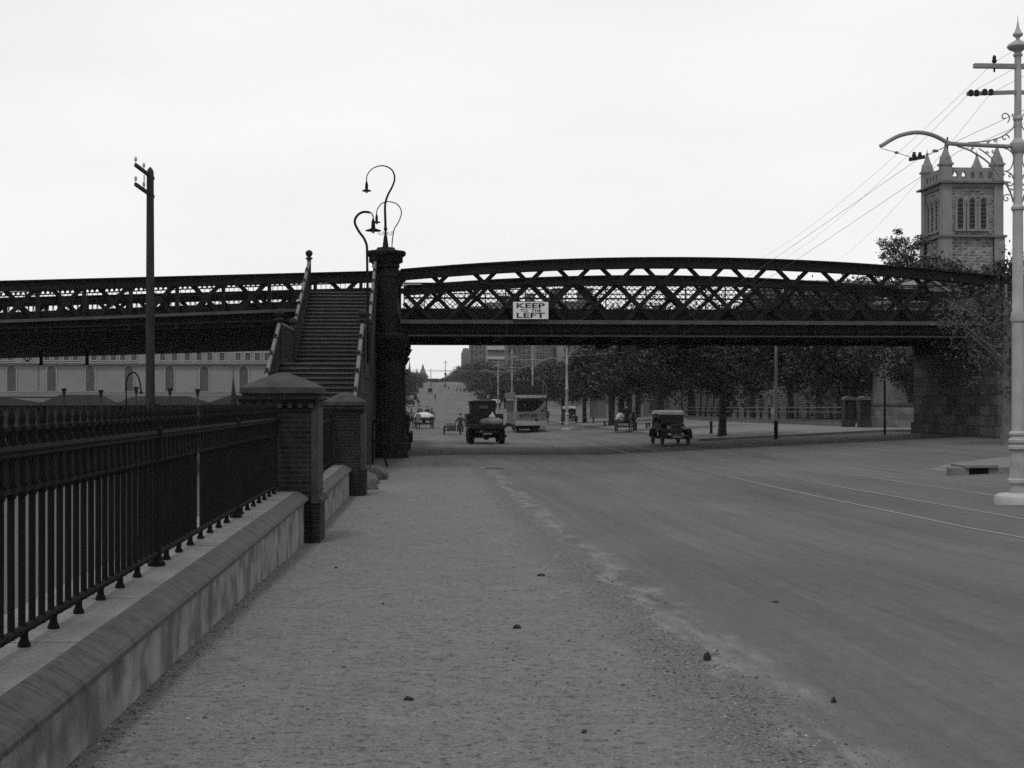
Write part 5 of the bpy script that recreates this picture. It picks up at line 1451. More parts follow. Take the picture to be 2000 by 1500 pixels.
for y, w_, zt2, zb in sec:
    w2 = w_ / 2 + .08
    vs += [(-.72 - w2*.8, y, zb), (-.72 + w2*.8, y, zb), (-.72 + w2, y, (zb + zt2)/2), (-.72 + w2*.85, y, zt2), (-.72 - w2*.85, y, zt2), (-.72 - w2, y, (zb + zt2)/2)]
fs = [(0, 1, 2, 3, 4, 5), tuple(24 + i for i in (5, 4, 3, 2, 1, 0))]
for k in range(4):
    for i in range(6): fs.append((k*6 + i, k*6 + (i+1) % 6, (k+1)*6 + (i+1) % 6, (k+1)*6 + i))
mb.add(vs, fs); mb.build('sidecar_body', mat('sidecar', .035, .5, .2, 3, .1, 40), mc)
mb = MB(); mb.tube([(-1.22, -.1, .32), (-.7, -.1, .34), (0, -.1, .38)], .03, 6); mb.tube([(-.95, -.8, .38), (-.2, -.75, .36)], .025, 6); mb.build('sidecar_chassis', black, mc)
mb = MB(); 
for i in range(8):
    f = lambda i: (-1.22, -.1 + .4 * math.cos(R(20 + 140 * i / 8)), .32 + .4 * math.sin(R(20 + 140 * i / 8)))
    mb.beam(f(i), f(i + 1), .2, .015)
mb.build('sidecar_mudguard', black, mc)
person('ride', 'motorcyclist in dark jacket with both arms out on the bars', (x, Ym - .3, z0 - .16), 0, 'cap', group='people in and on the vehicles')

# ================================================================== HORSE WAGON (left) and people near it
Yw = 142.0; x = P(828, 826, Yw).x; z0 = gz(x, Yw)
wg = thing('horse_wagon', 'four wheeled wagon with a pale tarpaulin load drawn away up the road', 'wagon', (x, Yw, z0), 0)
mb = MB(); mb.box(-.85, .85, -1.1, 1.8, .80, 1.0); mb.box(-.85, -.8, -1.1, 1.8, 1.0, 1.25); mb.box(.8, .85, -1.1, 1.8, 1.0, 1.25); mb.build('wagon_bed', wood_post, wg)
for sx_ in (1, -1):
    wheel(wg, (sx_ * .9, -.7, .55), .55, .08, 12, m=wood_post, tyre=black); wheel(wg, (sx_ * .8, 1.4, .42), .42, .08, 12, m=wood_post, tyre=black)
mb = MB(); mb.tube([(-.9, -.7, .55), (.9, -.7, .55)], .05, 6); mb.tube([(-.8, 1.4, .42), (.8, 1.4, .42)], .05, 6); mb.box(-.15, .15, -.7, 1.4, .55, .8); mb.build('axles', wood_post, wg)
mb = MB(); mb.box(-.6, .6, 1.5, 1.9, 1.3, 1.36); mb.build('driver_bench', wood_post, wg)
mb = MB(); mb.tube([(-.4, 1.8, .7), (-.38, 4.3, .95)], .035, 6); mb.tube([(0.1, 1.8, .7), (.12, 4.3, .95)], .035, 6); mb.build('shafts', wood_post, wg)
mb = MB(); mb.ell((0, 0, 0), (.98, 1.1, .48), 16, 8); mb.v = [(q[0], q[1], max(q[2], -.12) + .03*math.sin(7*q[0]+5*q[1])) for q in mb.v]
o = mb.build('tarpaulin_load', mat('tarpaulin', .42, .8, .1, 3, .1, 30)); o.location = (x, Yw - .2, z0 + 1.15); tag(o, 'pale tarpaulin heap on the left wagon', 'tarpaulin')
person('sit', 'left driver on the wagon bench above the tarpaulin', (x - .42, Yw + 1.7, z0 + .5), 0, 'cap', coat=midcloth, group='people in and on the vehicles')
person('sit', 'right driver on the wagon bench above the tarpaulin', (x + .35, Yw + 1.7, z0 + .42), 0, 'cap', group='people in and on the vehicles')
horse('dark horse at the left of the wagon team', (x - 1.25, Yw + 1.2, z0), 0, group='wagon horses')
horse('dark horse at the right of the wagon team', (x + .8, Yw + 3.2, z0), 0, group='wagon horses', stride=-1)
Yp = 134.0; x = P(817, 838, Yp).x
person('walk', 'man in a light shirt walking on the road behind the wagon', (x, Yp, gz(x, Yp)), 0, 'cap', coat=mat('grey_shirt', .11, .9, .15, 6, .1, 60), group='people walking on the road')
for i, (u, v, Y, pose, lab, hat) in enumerate(((850, 781, 430, 'walk', 'lone dark walker in the middle of the road below the carriage', 'brim'), (868, 757.5, 640, 'walk', 'highest of the walkers on the hill, left of the tram rails', 'brim'), (876, 763, 590, 'walk', 'walker on the hill just left of the tram rails', 'cap'),
    (893, 765, 560, 'walk', 'left one of two walkers between the rails on the hill', 'brim'), (899, 765, 558, 'walk', 'right one of two walkers between the rails on the hill', 'brim'), (793, 787, 210, 'stand', 'person in grey by the left kerb near the column', 'cap'), (791, 795, 185, 'stand', 'person at the left kerb, partly behind the column', 'brim'), (817, 777, 330, 'stand', 'person standing right of the parked cars at the left', 'cap'))):
    x = P(u, v, Y).x; person(pose, lab, (x, Y, gz(x, Y)), rnd.uniform(-.5, .5), hat, coat=midcloth if i in (5,) else darkcloth, group='people walking on the road')
# two horse carriage on the hill
Y = 520; x = P(840, 765, Y).x; z0 = gz(x, Y)
cg = thing('horse_carriage', 'small dark carriage on the hill, seen end on', 'carriage', (x, Y, z0), 0)
mb = MB(); mb.box(-.8, .8, -1, 1.2, .8, 1.9); mb.prism([(-.9, 1.9), (.9, 1.9), (.7, 2.1), (-.7, 2.1)], 'y', -1.1, 1.3); mb.build('body', black, cg)
for sx_ in (1, -1):
    for y in (-.6, .9): wheel(cg, (sx_ * .85, y, .5), .5, .08, 12, m=wood_post, tyre=black)
horse('left one of the two horses drawing the hill carriage', (x - .45, Y + 3, z0), 0, group='carriage horses'); horse('right one of the two horses drawing the hill carriage', (x + .45, Y + 3, z0), 0, group='carriage horses', stride=-1)
# man with pale hat behind the truck
x = P(929, 775, 215).x; person('stand', 'person with a pale hat standing left of the truck cab roof', (x, 215, gz(x, 215)), .3, 'straw', hatm=white, group='people walking on the road')
x = P(941, 790, 212).x; person('stand', 'dark figure standing just above the truck cab roof', (x, 212, gz(x, 212)), -.3, 'brim', group='people walking on the road')

# ================================================================== CART AND HORSE (right)
Yh = 103.0; x = P(1222, 845, Yh).x; z0 = gz(x, Yh)
ct = thing('horse_cart', 'open cart with load and driver standing by the right hand kerb', 'cart', (x, Yh, z0), PI - R(2))
ct.scale = (.9, .9, .88)
mb = MB(); mb.box(-.65, .65, -1.4, 1.1, .75, .85); mb.box(-.66, -.62, -1.4, 1.1, .85, 1.15); mb.box(.62, .66, -1.4, 1.1, .85, 1.15); mb.box(-.66, .66, -1.42, -1.38, .85, 1.15); mb.build('cart_bed', wood_post, ct)
for sx_ in (1, -1):
    wheel(ct, (sx_ * .75, -.8, .5), .5, .07, 12, m=wood_rail, tyre=black); wheel(ct, (sx_ * .75, .8, .45), .45, .07, 12, m=wood_rail, tyre=black)
mb = MB(); mb.tube([(-.75, -.8, .5), (.75, -.8, .5)], .04, 6); mb.tube([(-.75, .8, .45), (.75, .8, .45)], .04, 6); mb.build('axles', wood_post, ct)
mb = MB(); mb.tube([(-.42, 1.1, .8), (-.42, 3.3, 1.05)], .035, 6); mb.tube([(.42, 1.1, .8), (.42, 3.3, 1.05)], .035, 6); mb.build('shafts', wood_post, ct)
mb = MB(); mb.box(-.6, .6, .5, .85, 1.2, 1.26); mb.build('driver_bench', wood_post, ct)
def rel(t, dx, dy):
    a = t.rotation_euler.z; return (t.location.x + dx*math.cos(a) - dy*math.sin(a), t.location.y + dx*math.sin(a) + dy*math.cos(a))
hx, hy = rel(ct, -.25, 2.1); horse('dark horse harnessed before the cart at the right', (hx, hy, gz(hx, hy)), PI - R(2), s=.9)
hx, hy = rel(ct, 0, .6); person('sit', 'cart driver in dark coat with a white shirt front', (hx, hy, z0 + .22), PI - R(2), 'brim', group='people in and on the vehicles')
hx, hy = rel(ct, .35, -.4); mb = MB(); mb.ell((0, 0, 0), (.3, .3, .38), 10, 7); o = mb.build('sack', mat('white_sack', .6, .9, .1, 4, .1, 40)); o.location = (hx, hy, z0 + 1.05); tag(o, 'bright white bag standing on the horse cart', 'sack')
hx, hy = rel(ct, -.15, -.7); mb = MB(); mb.ell((0, 0, 0), (.42, .5, .3), 10, 7); o = mb.build('sack', mat('cart_sack_dark', .03, .9, .2, 4, .1, 40)); o.location = (hx, hy, z0 + .95); tag(o, 'dark bulky sack on the horse cart', 'sack')

# ================================================================== DOUBLE DECK TRAM
Yt = 118.0; x = P(1037, 845, Yt).x; z0 = gz(x, Yt) + .03
tm = thing('double_deck_tram', 'pale double deck tram with open top and curved end stairs, seen from behind', 'tram', (x, Yt, z0), R(1.5))
tm.scale = (1.1, 1, .95)
tgrey = mat('tram_grey', .085, .6, .12, 3, .1, 30); tlight = mat('tram_cream', .2, .6, .1, 3, .1, 30)
H = 1.27
# end platform dash: curved front wall
def curved(z0_, z1_, w_, y0, bulge, m, name, parent=tm, n=10, thick=.05):
    mb = MB()
    for i in range(n):
        a0, a1 = -1 + 2*i/n, -1 + 2*(i+1)/n
        f = lambda a: y0 - bulge * (1 - a*a)
        mb.add([(w_*a0, f(a0), z0_), (w_*a1, f(a1), z0_), (w_*a1, f(a1), z1_), (w_*a0, f(a0), z1_), (w_*a0, f(a0)+thick, z0_), (w_*a1, f(a1)+thick, z0_), (w_*a1, f(a1)+thick, z1_), (w_*a0, f(a0)+thick, z1_)],
               [(0,1,2,3),(7,6,5,4),(3,2,6,7),(1,0,4,5)])
    return mb.build(name, m, parent)
curved(1.02, 1.80, 1.15, -.15, .22, tgrey, 'dash_panel')
curved(.60, 1.02, 1.2, -.20, .30, tlight, 'bumper_panel')
mb = MB(); mb.box(-1.18, 1.18, -.2, 1.4, .62, .70); mb.build('platform_floor', black, tm)
mb = MB(); mb.box(-1.12, 1.12, 1.4, 9.0, .62, 1.75); mb.build('side_panel', tgrey, tm)
mb = MB(); mb.box(-1.10, 1.10, 1.4, 9.0, 1.75, 2.75); mb.build('saloon_windows', glass, tm)
mb = MB()
for i in range(7):
    y = 1.45 + i * 1.24
    for sx_ in (-1, 1): mb.box(sx_*1.13 - .03, sx_*1.13 + .03, y, y + .12, 1.75, 2.75)
mb.build('window_pillars', tgrey, tm)
mb = MB(); mb.box(-1.15, 1.15, -.1, 10.5, 2.95, 3.02); mb.build('upper_deck_floor', black, tm)
mb = MB(); mb.box(-1.17, 1.17, 1.3, 9.1, 2.76, 2.95); mb.build('letterboard', tlight, tm)
curved(2.98, 3.25, 1.18, .0, .25, tlight, 'decency_band')
for sx_ in (-1, 1):
    mb = MB(); mb.box(sx_*1.17 - .02, sx_*1.17 + .02, .0, 10.4, 2.98, 3.5); mb.build('decency_panel', tgrey, tm)
    for y in ((-.05, 1.35) if sx_ < 0 else (1.35,)):
        mb = MB(); mb.box(sx_*1.13 - .05, sx_*1.13 + .05, y - .04, y + .04, 1.02, 2.98); mb.build('platform_post', tlight, tm)
mb = MB()
for z in (3.7, 3.95, 4.15): 
    mb.tube([(-1.16, 10, z), (-1.16, .0, z), (-.6, -.18, z), (0, -.24, z), (.6, -.18, z), (1.16, 0, z), (1.16, 10, z)], .022, 5)
for i in range(13):
    a = -1 + 2*i/12; mb.box(1.16*a - .012, 1.16*a + .012, -.24*(1 - a*a) - .01, -.24*(1 - a*a) + .015, 3.25, 4.15)
mb.build('upper_railing', black, tm)
mb = MB(); mb.box(-1.1, 1.1, .2, .3, 3.1, 4.05); mb.build('end_mesh', darkcloth, tm)
# curved stair on the platform
mb = MB()
for i in range(9):
    t_ = i / 8; a = R(200 - 150 * t_)
    z = .75 + 2.2 * t_; cx, cy = .1 + .85 * math.cos(a) * .9 + .1, .75 - .7 * math.sin(a) * .6
    mb.box(-.3 + 1.2 * t_ - .25, -.3 + 1.2 * t_ + .3, .05, .7, z, z + .04)
mb.build('stair_treads', black, tm)
mb = MB()
pts = [(0.15, 1.80), (.55, 2.0), (.85, 2.35), (1.05, 2.75)]
mb.prism([(.10, 1.80), (.70, 1.80), (1.12, 2.25), (1.12, 2.75), (.92, 2.55), (.6, 2.15), (.30, 1.92)], 'y', -.10, -.04)
mb.build('stair_stringer', tgrey, tm)
mb = MB(); mb.tube(catmull([(1.14, .05, 3.0), (1.18, -.12, 3.5), (1.16, -.16, 4.0), (1.0, -.18, 4.25), (.9, -.15, 3.9), (.84, -.12, 3.0)], 4), .02, 5); mb.build('stair_handrail', midgrey, tm)
mb = MB(); mb.box(-.9, .9, 2.2, 8.0, .25, .62); mb.build('truck_frame', black, tm)
for y in (2.6, 4.2, 6.6, 7.8):
    for sx_ in (-1, 1): wheel(tm, (sx_ * .72, y, .38), .38, .11, 8, m=black, tyre=mat('wheel_steel', .06, .5, .1, 3, .1, 30))
mb = MB(); 
for i in range(14): mb.box(-1.1 + i * .16, -1.05 + i*.16, .1, .16, .12, .6)
mb.box(-1.15, 1.15, .05, .18, .10, .18); mb.build('lifeguard_gate', black, tm)
mb = MB(); mb.tube([(0, 5, 4.1), (0, 5, 4.6), (.0, 2.0, 5.5)], .03, 6); mb.build('trolley_pole', black, tm)
mb = MB(); mb.lathe([(.1, 0), (.12, .04), (.1, .09)], n=10); hl = mb.build('end_lamp', black, tm); hl.location = (.38, -.40, 1.06); hl.rotation_euler = (R(90), 0, 0)
text_obj('lettering', 'M.T.T 220', .24, 1.3, (-.25, -.385, 1.36), (R(90), 0, 0), ink, tm, .03, .01)
for i, (dx, dy, lab, ps) in enumerate(((.72, .9, 'passenger standing at the right of the tram top deck', 'stand'), (-.45, 1.3, 'passenger sitting at the left of the tram top deck', 'sit'), (-.85, 2.4, 'passenger sitting furthest left on the tram top deck', 'sit'), (.0, 2.6, 'passenger sitting in the middle of the tram top deck', 'sit'))):
    hx, hy = rel(tm, dx, dy); person(ps, lab, (hx, hy, z0 + (2.90 if ps == 'stand' else 2.85)), 0, 'brim', group='people in and on the vehicles')
hx, hy = rel(tm, -.4, .8); person('stand', 'conductor standing on the dark rear platform of the tram', (hx, hy, z0 + .65), 0, 'cap', group='people in and on the vehicles')
hx, hy = P(1068, 808, 150).x, 150; person('stand', 'person standing just right of the tram', (hx, hy, gz(hx, hy)), 0, 'brim', group='people walking on the road')
# ================================================================== TREES
def crown_mesh(seed, rx, ry, rz_, nclump, nleaf, leaf, m, name='crown', core=.55, spread=.30, flat=1.0):
    rg = random.Random(seed); vs = []; fs = []
    for c in range(nclump):
        while True:
            d = Vector((rg.gauss(0, 1), rg.gauss(0, 1), rg.gauss(0, 1)))
            if d.length > .01: break
        d.normalize(); k = core + (1 - core) * rg.random() ** .7
        k *= 1 + .12 * math.sin(3 * d.x + seed) + .1 * math.sin(5 * d.z + 2 * seed)
        cc = Vector((d.x * rx * k, d.y * ry * k, d.z * rz_ * k))
        cr_ = min(rx, rz_) * spread * rg.uniform(.6, 1.25)
        for l in range(nleaf):
            o = Vector((rg.gauss(0, .5), rg.gauss(0, .5), rg.gauss(0, .42) * flat)) * cr_
            p = cc + o
            n_ = Vector((rg.gauss(0, 1), rg.gauss(0, 1), rg.gauss(0, 1) + .8)); n_.normalize()
            a = n_.orthogonal().normalized(); a = (a * math.cos(l) + n_.cross(a) * math.sin(l)); b = n_.cross(a)
            s_ = leaf * rg.uniform(.6, 1.3); i = len(vs)
            vs += [p - a*s_*.6, p + b*s_*.35 + n_*s_*.1, p + a*s_*.6, p - b*s_*.35 + n_*s_*.1]
            fs.append((i, i+1, i+2, i+3))
    me = bpy.data.meshes.new(name); me.from_pydata([tuple(v) for v in vs], [], fs); me.materials.append(m); me.update(); return me
def trunk_mb(seed, h, r_, rx, zc, limbs=6):
    rg = random.Random(seed); mb = MB()
    mb.tube([(0, 0, -.1), (.03, 0, h*.12), (rg.uniform(-.1, .1), 0, h*.4), (rg.uniform(-.2, .2), rg.uniform(-.2, .2), h*.75), (0, 0, h)], [r_*1.4, r_*1.05, r_*.9, r_*.6, r_*.3], 9)
    for i in range(limbs):
        a = 2*PI*i/limbs + rg.uniform(-.4, .4); z = h * rg.uniform(.35, .7); L_ = rx * rg.uniform(.6, .95)
        mb.tube([(0, 0, z), (L_*.35*math.cos(a), L_*.35*math.sin(a), z + L_*.3), (L_*math.cos(a), L_*math.sin(a), z + L_*.65)], [r_*.45, r_*.3, r_*.08], 6)
    return mb
def tree(name, label, X, Y, crown, trunk, zc, group=None, s=1.0, rz=0, z=None, sz=None):
    t = thing(name, label, 'tree', (X, Y, gz(X, Y) - .05 if z is None else z), rz, group)
    t.scale = (s, s, sz or s)
    o = bpy.data.objects.new('trunk', trunk); COL.objects.link(o); o.parent = t
    c = bpy.data.objects.new('crown', crown); COL.objects.link(c); c.parent = t; c.location = (0, 0, zc)
    return t
CR = [crown_mesh(i, 4.9, 4.9, 3.5, 120, 75, .27, leaf_dark) for i in range(3)]
TK = [trunk_mb(i, 7.5, .27, 4.2, 6).mesh('trunk', bark) for i in range(3)]
# kerb side row
def tfit(name, label, u, Y, vtop, group, zb=2.3, X=None, w=1.0, rz=0.0, k=0):
    """tree whose crown reaches up to image row vtop and down to zb above the ground"""
    X = P(u, 760, Y).x if X is None else X
    g = gz(X, Y); H = P(830, vtop, Y).z - g
    r_ = max(1.2, (H - zb) / 2)
    t = thing(name, label, 'tree', (X, Y, g - .05), rz, group)
    o = bpy.data.objects.new('trunk', TK[k % 3]); COL.objects.link(o); o.parent = t; o.scale = (w, w, (H - r_) / 7.5 * 1.1)
    c = bpy.data.objects.new('crown', CR[k % 3]); COL.objects.link(c); c.parent = t; c.location = (0, 0, zb + r_); c.scale = (w, w, r_ / 3.9)
    return t
row = [(1410, 78.5, 592, 'street tree with a thick dark trunk beside the short kerb stake, nearest of the row', .8), (1290, 101, 594, 'street tree whose trunk hides behind the approaching tourer', 1), (1195, 126, 640, 'street tree with its trunk left of the horse cart', .95), (1142, 147, 698, 'street tree with its trunk between the tram pole and the bollards', .8),
       (0, 170, 706, 'street tree behind the nearest distant tram pole', .75), (0, 195, 706, 'street tree behind the right side of the tram', .8), (0, 225, 710, 'street tree beyond the tram', .8), (0, 262, 712, 'street tree left of the tram roof', .9), (0, 305, 713, 'street tree above the truck cab', .9), (0, 350, 710, 'far street tree below the balconied building', 1), (0, 400, 708, 'far street tree left of the balconied building', 1),
       (0, 450, 707, 'tree below the tall plain building', 1.1), (0, 510, 705, 'tree where the row meets the far turret', 1.2), (0, 570, 706, 'tree right under the far turret', 1.2), (0, 640, 712, 'tall tree stepping down from the turret to the crest', 1.3), (0, 720, 721, 'tree low on the slope of tree tops near the crest', 1.3), (0, 800, 729, 'small looking street tree close under the hill crest', 1.2)]
for i, (u, Y, vt, lab, w_) in enumerate(row):
    X = 16.4 if not u else P(u, 800, Y).x
    if Y > 290: X = 17.0 + (Y - 300) * .0135
    tfit('plane_tree', lab, 0, Y, vt, 'street trees along the right kerb', zb=2.4 if Y < 200 else 1.2, X=X, w=w_, rz=i * 1.3, k=i)
park = [(1215, 150, 600, 1.0, 'broad dark tree behind the horse cart'), (1290, 140, 596, 1.05, 'broad dark tree behind the approaching tourer'), (1350, 150, 594, 1.1, 'dark tree behind the wooden fence, left of the thick trunk'), (1470, 128, 592, 1.0, 'dark tree between the thick trunk and the bare pole'), (1545, 118, 575, 1.0, 'dark tree just right of the bare pole'),
        (1600, 140, 532, 1.1, 'tall dark tree rising behind the girder lattice'), (1665, 112, 560, 1.1, 'dark tree above the brick gate pillars'), (1722, 128, 535, 1.2, 'dark tree behind the stone churchyard wall'), (1640, 160, 545, 1.2, 'tall tree seen through the lattice left of the gum tree'), (1780, 100, 600, .9, 'dark tree next to the abutment'), (1165, 190, 672, .9, 'dark tree right of the tram, farther back'), (1250, 190, 610, 1.2, 'farther dark tree between cart and tourer'), (1420, 170, 592, 1.3, 'farther dark tree behind the thick trunk')]
for i, (u, Y, vt, w_, lab) in enumerate(park):
    tfit('park_tree', lab, u, Y, vt, 'trees in the churchyard and park', zb=2.6, w=w_, rz=i * 2.1 + .5, k=i + 1)
# gum tree and shrubs by the tower
gc = crown_mesh(21, 2.5, 2.3, 2.3, 40, 95, .2, leaf_mid, core=.35, spread=.26)
X = P(1764, 490, 130).x; tree('gum_tree', 'loose crowned gum tree silhouetted left of the church tower', X, 130, gc, trunk_mb(5, 13.5, .25, 3, 12, 5).mesh('trunk', bark), P(1762, 497, 130).z - gz(X, 130), s=1)
bc = crown_mesh(22, 4.4, 3.6, 3.2, 90, 60, .3, leaf_dark)
X = P(1838, 520, 142).x; tree('round_tree', 'dark round tree against the foot of the tower', X, 142, bc, TK[0], P(1838, 560, 142).z - gz(X, 142), s=1)
X = P(1795, 520, 136).x; tree('round_tree', 'low dark tree between the gum tree and the tower', X, 136, bc, TK[1], P(1838, 580, 136).z - gz(X, 136), s=1, rz=1)
X = P(1985, 520, 110).x; tree('round_tree', 'dark tree behind the pale tram pole at the right edge', X, 110, bc, TK[1], P(1985, 572, 110).z - gz(X, 110), s=1.0, rz=2)
X = P(1940, 540, 120).x; tree('round_tree', 'dark tree between the tower foot and the tram pole', X, 120, bc, TK[2], P(1925, 606, 120).z - gz(X, 120), s=1.0, rz=3)
# pepper tree before the abutment
pcx = crown_mesh(31, 2.9, 2.2, 2.6, 85, 70, .11, leaf_pale, core=.25, spread=.24)
Yp = 55.5; X = P(1945, 640, Yp).x
pt = tree('pepper_tree', 'thin leaved grey tree overhanging the abutment, behind the pale tram pole', X + .4, Yp, pcx, trunk_mb(9, 6.4, .18, 3.0, 5, 11).mesh('trunk', mat('pale_bark', .10, .9, .2, 4, .2, 30)), P(1945, 648, Yp).z - gz(X, Yp))
hb = crown_mesh(32, 2.2, 2.0, 1.6, 60, 70, .11, leaf_pale, core=.3, spread=.3)
# hill crest trees and left side trees
hill = [(752, 250, 703, .9, 'leafy tree beside the column at the far left side of the road'), (806, 700, 728, 1.2, 'far tree left of the spires on the hill'), (819, 880, 727, 1.3, 'tree at the crest between the small spires'), (838, 940, 739, 1.1, 'low tree at the crest, left of centre'), (857, 960, 740, 1.2, 'low dark tree at the crest behind the cars'), (847, 950, 741, 1.1, 'lowest bush like tree in the middle of the crest'), (828, 920, 738, 1.1, 'tree at the crest under the big spire'), (865, 945, 741, 1.1, 'low tree just left of the crest pole'), (872, 930, 739, 1.2, 'low tree at the foot of the crest pole'),
        (886, 960, 735, 1.6, 'tree at the right end of the crest'), (894, 930, 726, 1.7, 'tree between the crest and the taller slope trees'), (903, 900, 716, 1.8, 'tree on the slope just left of the turret'), (912, 860, 708, 1.8, 'tree in front of the far turret'), (784, 430, 720, .9, 'tree behind the parked cars at the left'), (800, 560, 724, 1.0, 'tree above the parked cars on the left slope'), (768, 330, 712, .9, 'tree between the column and the parked cars')]
for i, (u, Y, vt, w_, lab) in enumerate(hill):
    tfit('street_tree', lab, u, Y, vt, 'trees near the crest of the hill', zb=.3 if Y < 850 else -.8, w=w_, rz=i, k=i)

# ================================================================== TOWN BUILDINGS BEYOND
def block(name, label, u0, u1, vtop, Y, m, floors, cols, depth=18, trim=None, wr=.45, v0=None, extras=None):
    a = P(u0, vtop, Y); b = P(u1, vtop, Y); W = b.x - a.x; g = gz(a.x, Y) ; Hh = a.z - g
    t = thing(name, label, 'building', (a.x, Y, g), 0, 'town buildings beyond the bridge')
    mb = MB(); mb.box(0, W, 0, depth, 0, Hh); mb.build('wall', m, t)
    tm_ = trim or m
    fh = Hh / floors
    mb = MB(); mb.box(-.3, W + .3, -.35, depth + .3, Hh, Hh + .45); mb.build('cornice', tm_, t)
    for fl_ in range(1, floors):
        mb = MB(); mb.box(-.1, W + .1, -.14, 0, fl_ * fh - .15, fl_ * fh); mb.build('string_course', tm_, t)
    cw = W / cols; fw = min(1.3, cw * wr)
    for fl_ in range(floors):
        for c in range(cols):
            cx = cw * (c + .5); z0 = fl_ * fh + fh * .28; z1 = fl_ * fh + fh * .8
            mb = MB(); mb.box(cx - fw/2 - .12, cx - fw/2, -.1, 0, z0, z1); mb.box(cx + fw/2, cx + fw/2 + .12, -.1, 0, z0, z1); mb.box(cx - fw/2 - .2, cx + fw/2 + .2, -.16, 0, z0 - .15, z0); mb.box(cx - fw/2 - .2, cx + fw/2 + .2, -.14, 0, z1, z1 + .2)
            f = mb.build('window', tm_, t)
            mb = MB(); mb.box(cx - fw/2, cx + fw/2, -.03, 0, z0, z1); mb.build('pane', glass, f)
    return t, W, Hh, fh
bgrey = mat('town_stone', .085, .9, .2, .4, .08, 5); bdark = mat('town_brick', .07, .9, .2, .4, .08, 5); blite = mat('town_render', .13, .9, .12, .4, .08, 5)
block('office_building', 'tall plain grey building at the left of the town buildings', 918, 951, 600, 700, bgrey, 11, 4)
t, W, Hh, fh = block('balcony_building', 'pale building with bright balcony bands, left of the third tram pole', 952, 990, 592, 600, blite, 10, 3, trim=mat('balcony_white', .27, .8, .1, 1, .05, 10))
for v0, v1 in ((676, 683), (696, 701.5), (727, 732)):
    z0 = P(970, v1, 598).z - t.location.z; z1 = P(970, v0, 598).z - t.location.z
    mb = MB(); mb.box(-.2, W + .2, -1.8, -.15, z0, z1); mb.build('balcony', mat('balcony_white'), t) if False else mb.build('balcony', MATS['balcony_white'], t)
block('office_building', 'grey building above the tram roof', 991, 1046, 594, 480, bdark, 9, 6)
block('ornate_building', 'grey building with closely spaced pilasters right of the tram roof', 1047, 1081, 594, 400, bgrey, 8, 6, trim=blite)
block('office_building', 'tall narrow grey building behind the nearest distant tram pole', 1082, 1100, 566, 410, bgrey, 9, 2)
block('office_building', 'paler grey building ending the row under the first bracket', 1101, 1172, 592, 330, blite, 7, 6, trim=bgrey)
for u0, u1, v0, Y, lab in ((974, 1000, 579, 640, 'grey stair tower behind the balconied building'), (1032, 1045, 576, 520, 'small grey tower above the grey building behind the tram'), (1141, 1158, 566, 380, 'narrow grey tower above the paler building under the first bracket')):
    block('roof_tower', lab, u0, u1, v0, Y, bgrey, 7, 1)
block('office_building', 'low grey block seen through the lattice at centre right', 1488, 1526, 566, 300, bgrey, 7, 3)
block('low_building', 'long low building behind the park trees', 1180, 1500, 700, 230, bdark, 3, 12, wr=.4)
# distant turret
Y = 900; a = P(901, 705, Y); b = P(919, 705, Y); g = gz(a.x, Y); W = b.x - a.x
t = thing('domed_turret', 'far pale corner turret with blunt dome left of the tall grey building', 'building', ((a.x + b.x)/2, Y, g))
mb = MB(); mb.box(-W/2, W/2, 0, W, 0, P(905, 690, Y).z - g); mb.build('wall', bgrey, t)
mb = MB(); z1 = P(905, 690, Y).z - g; z2 = P(905, 679.5, Y).z - g; mb.lathe([(W*.52, z1), (W*.5, z1 + .5), (W*.42, (z1 + z2)/2), (W*.3, z2 - .1), (W*.25, z2)], (0, W/2, 0), 8, smooth=False, phase=PI/8); mb.build('dome', bgrey, t)
# spires on the hill
for u, v, ub, Y, wpx, lab in ((799.8, 700, 0, 700, 5, 'thin far spire at the left edge of the hill view'), (814, 719, 0, 850, 6, 'small dark spire left of the big one'), (826, 710, 0, 1150, 15, 'big pale cathedral spire far over the crest')):
    p = P(u, v, Y); g = gz(p.x, Y); H = p.z - g; w_ = wpx * Y / F
    t = thing('church_spire', lab, 'spire', (p.x, Y, g), 0, 'spires on the hill')
    mb = MB(); mb.box(-w_/2, w_/2, 0, w_, 0, H * .45); mb.build('tower', bgrey, t)
    mb = MB(); mb.lathe([(w_*.62, H*.45), (w_*.3, H*.72), (w_*.08, H*.93), (.1, H)], (0, w_/2, 0), 8, smooth=False, phase=PI/8); mb.build('spire', bgrey, t)
# crest pole, cross street span
def span_pole(u, v, vb, Y, label, lantern=True):
    p = P(u, v, Y); g = gz(p.x, Y); t = thing('span_pole', label, 'pole', (p.x, Y, g), 0, 'poles near the hill crest'); H = p.z - g
    k = Y / F
    mb = MB(); mb.lathe([(.9*k, 0), (.7*k, H*.5), (.5*k, H)], n=8); mb.build('shaft', wood_post, t)
    if lantern:
        mb = MB(); mb.lathe([(.6*k, H*.45), (2.2*k, H*.47), (2.4*k, H*.53), (.6*k, H*.56)], n=10); mb.build('lantern', black, t)
        mb = MB(); mb.box(-4.5*k, 4.5*k, -.1, .1, H*.93, H*.945); 
        mb.build('cross_arm', wood_post, t)
    return t
span_pole(870, 704, 746, 640, 'tall dark pole with lantern standing at the hill crest')
span_pole(841.5, 720, 746, 660, 'thin dark pole on the crest left of the tall one', False)
for (ua, va, ub, vb, Y, lab) in ((806, 722, 1075, 722, 330, 'uppermost span wire crossing the far street'), (800, 725, 905, 723.5, 420, 'lower span wire crossing the far street')):
    a = P(ua, va, Y); b = P(ub, vb, Y); mb = MB(); mb.tube(sag((a.x, Y, a.z), (b.x, Y, b.z), .3), .045, 5); o = mb.build('span_wire', wire_m); tag(o, lab, 'wire', 'span wires over the far street')
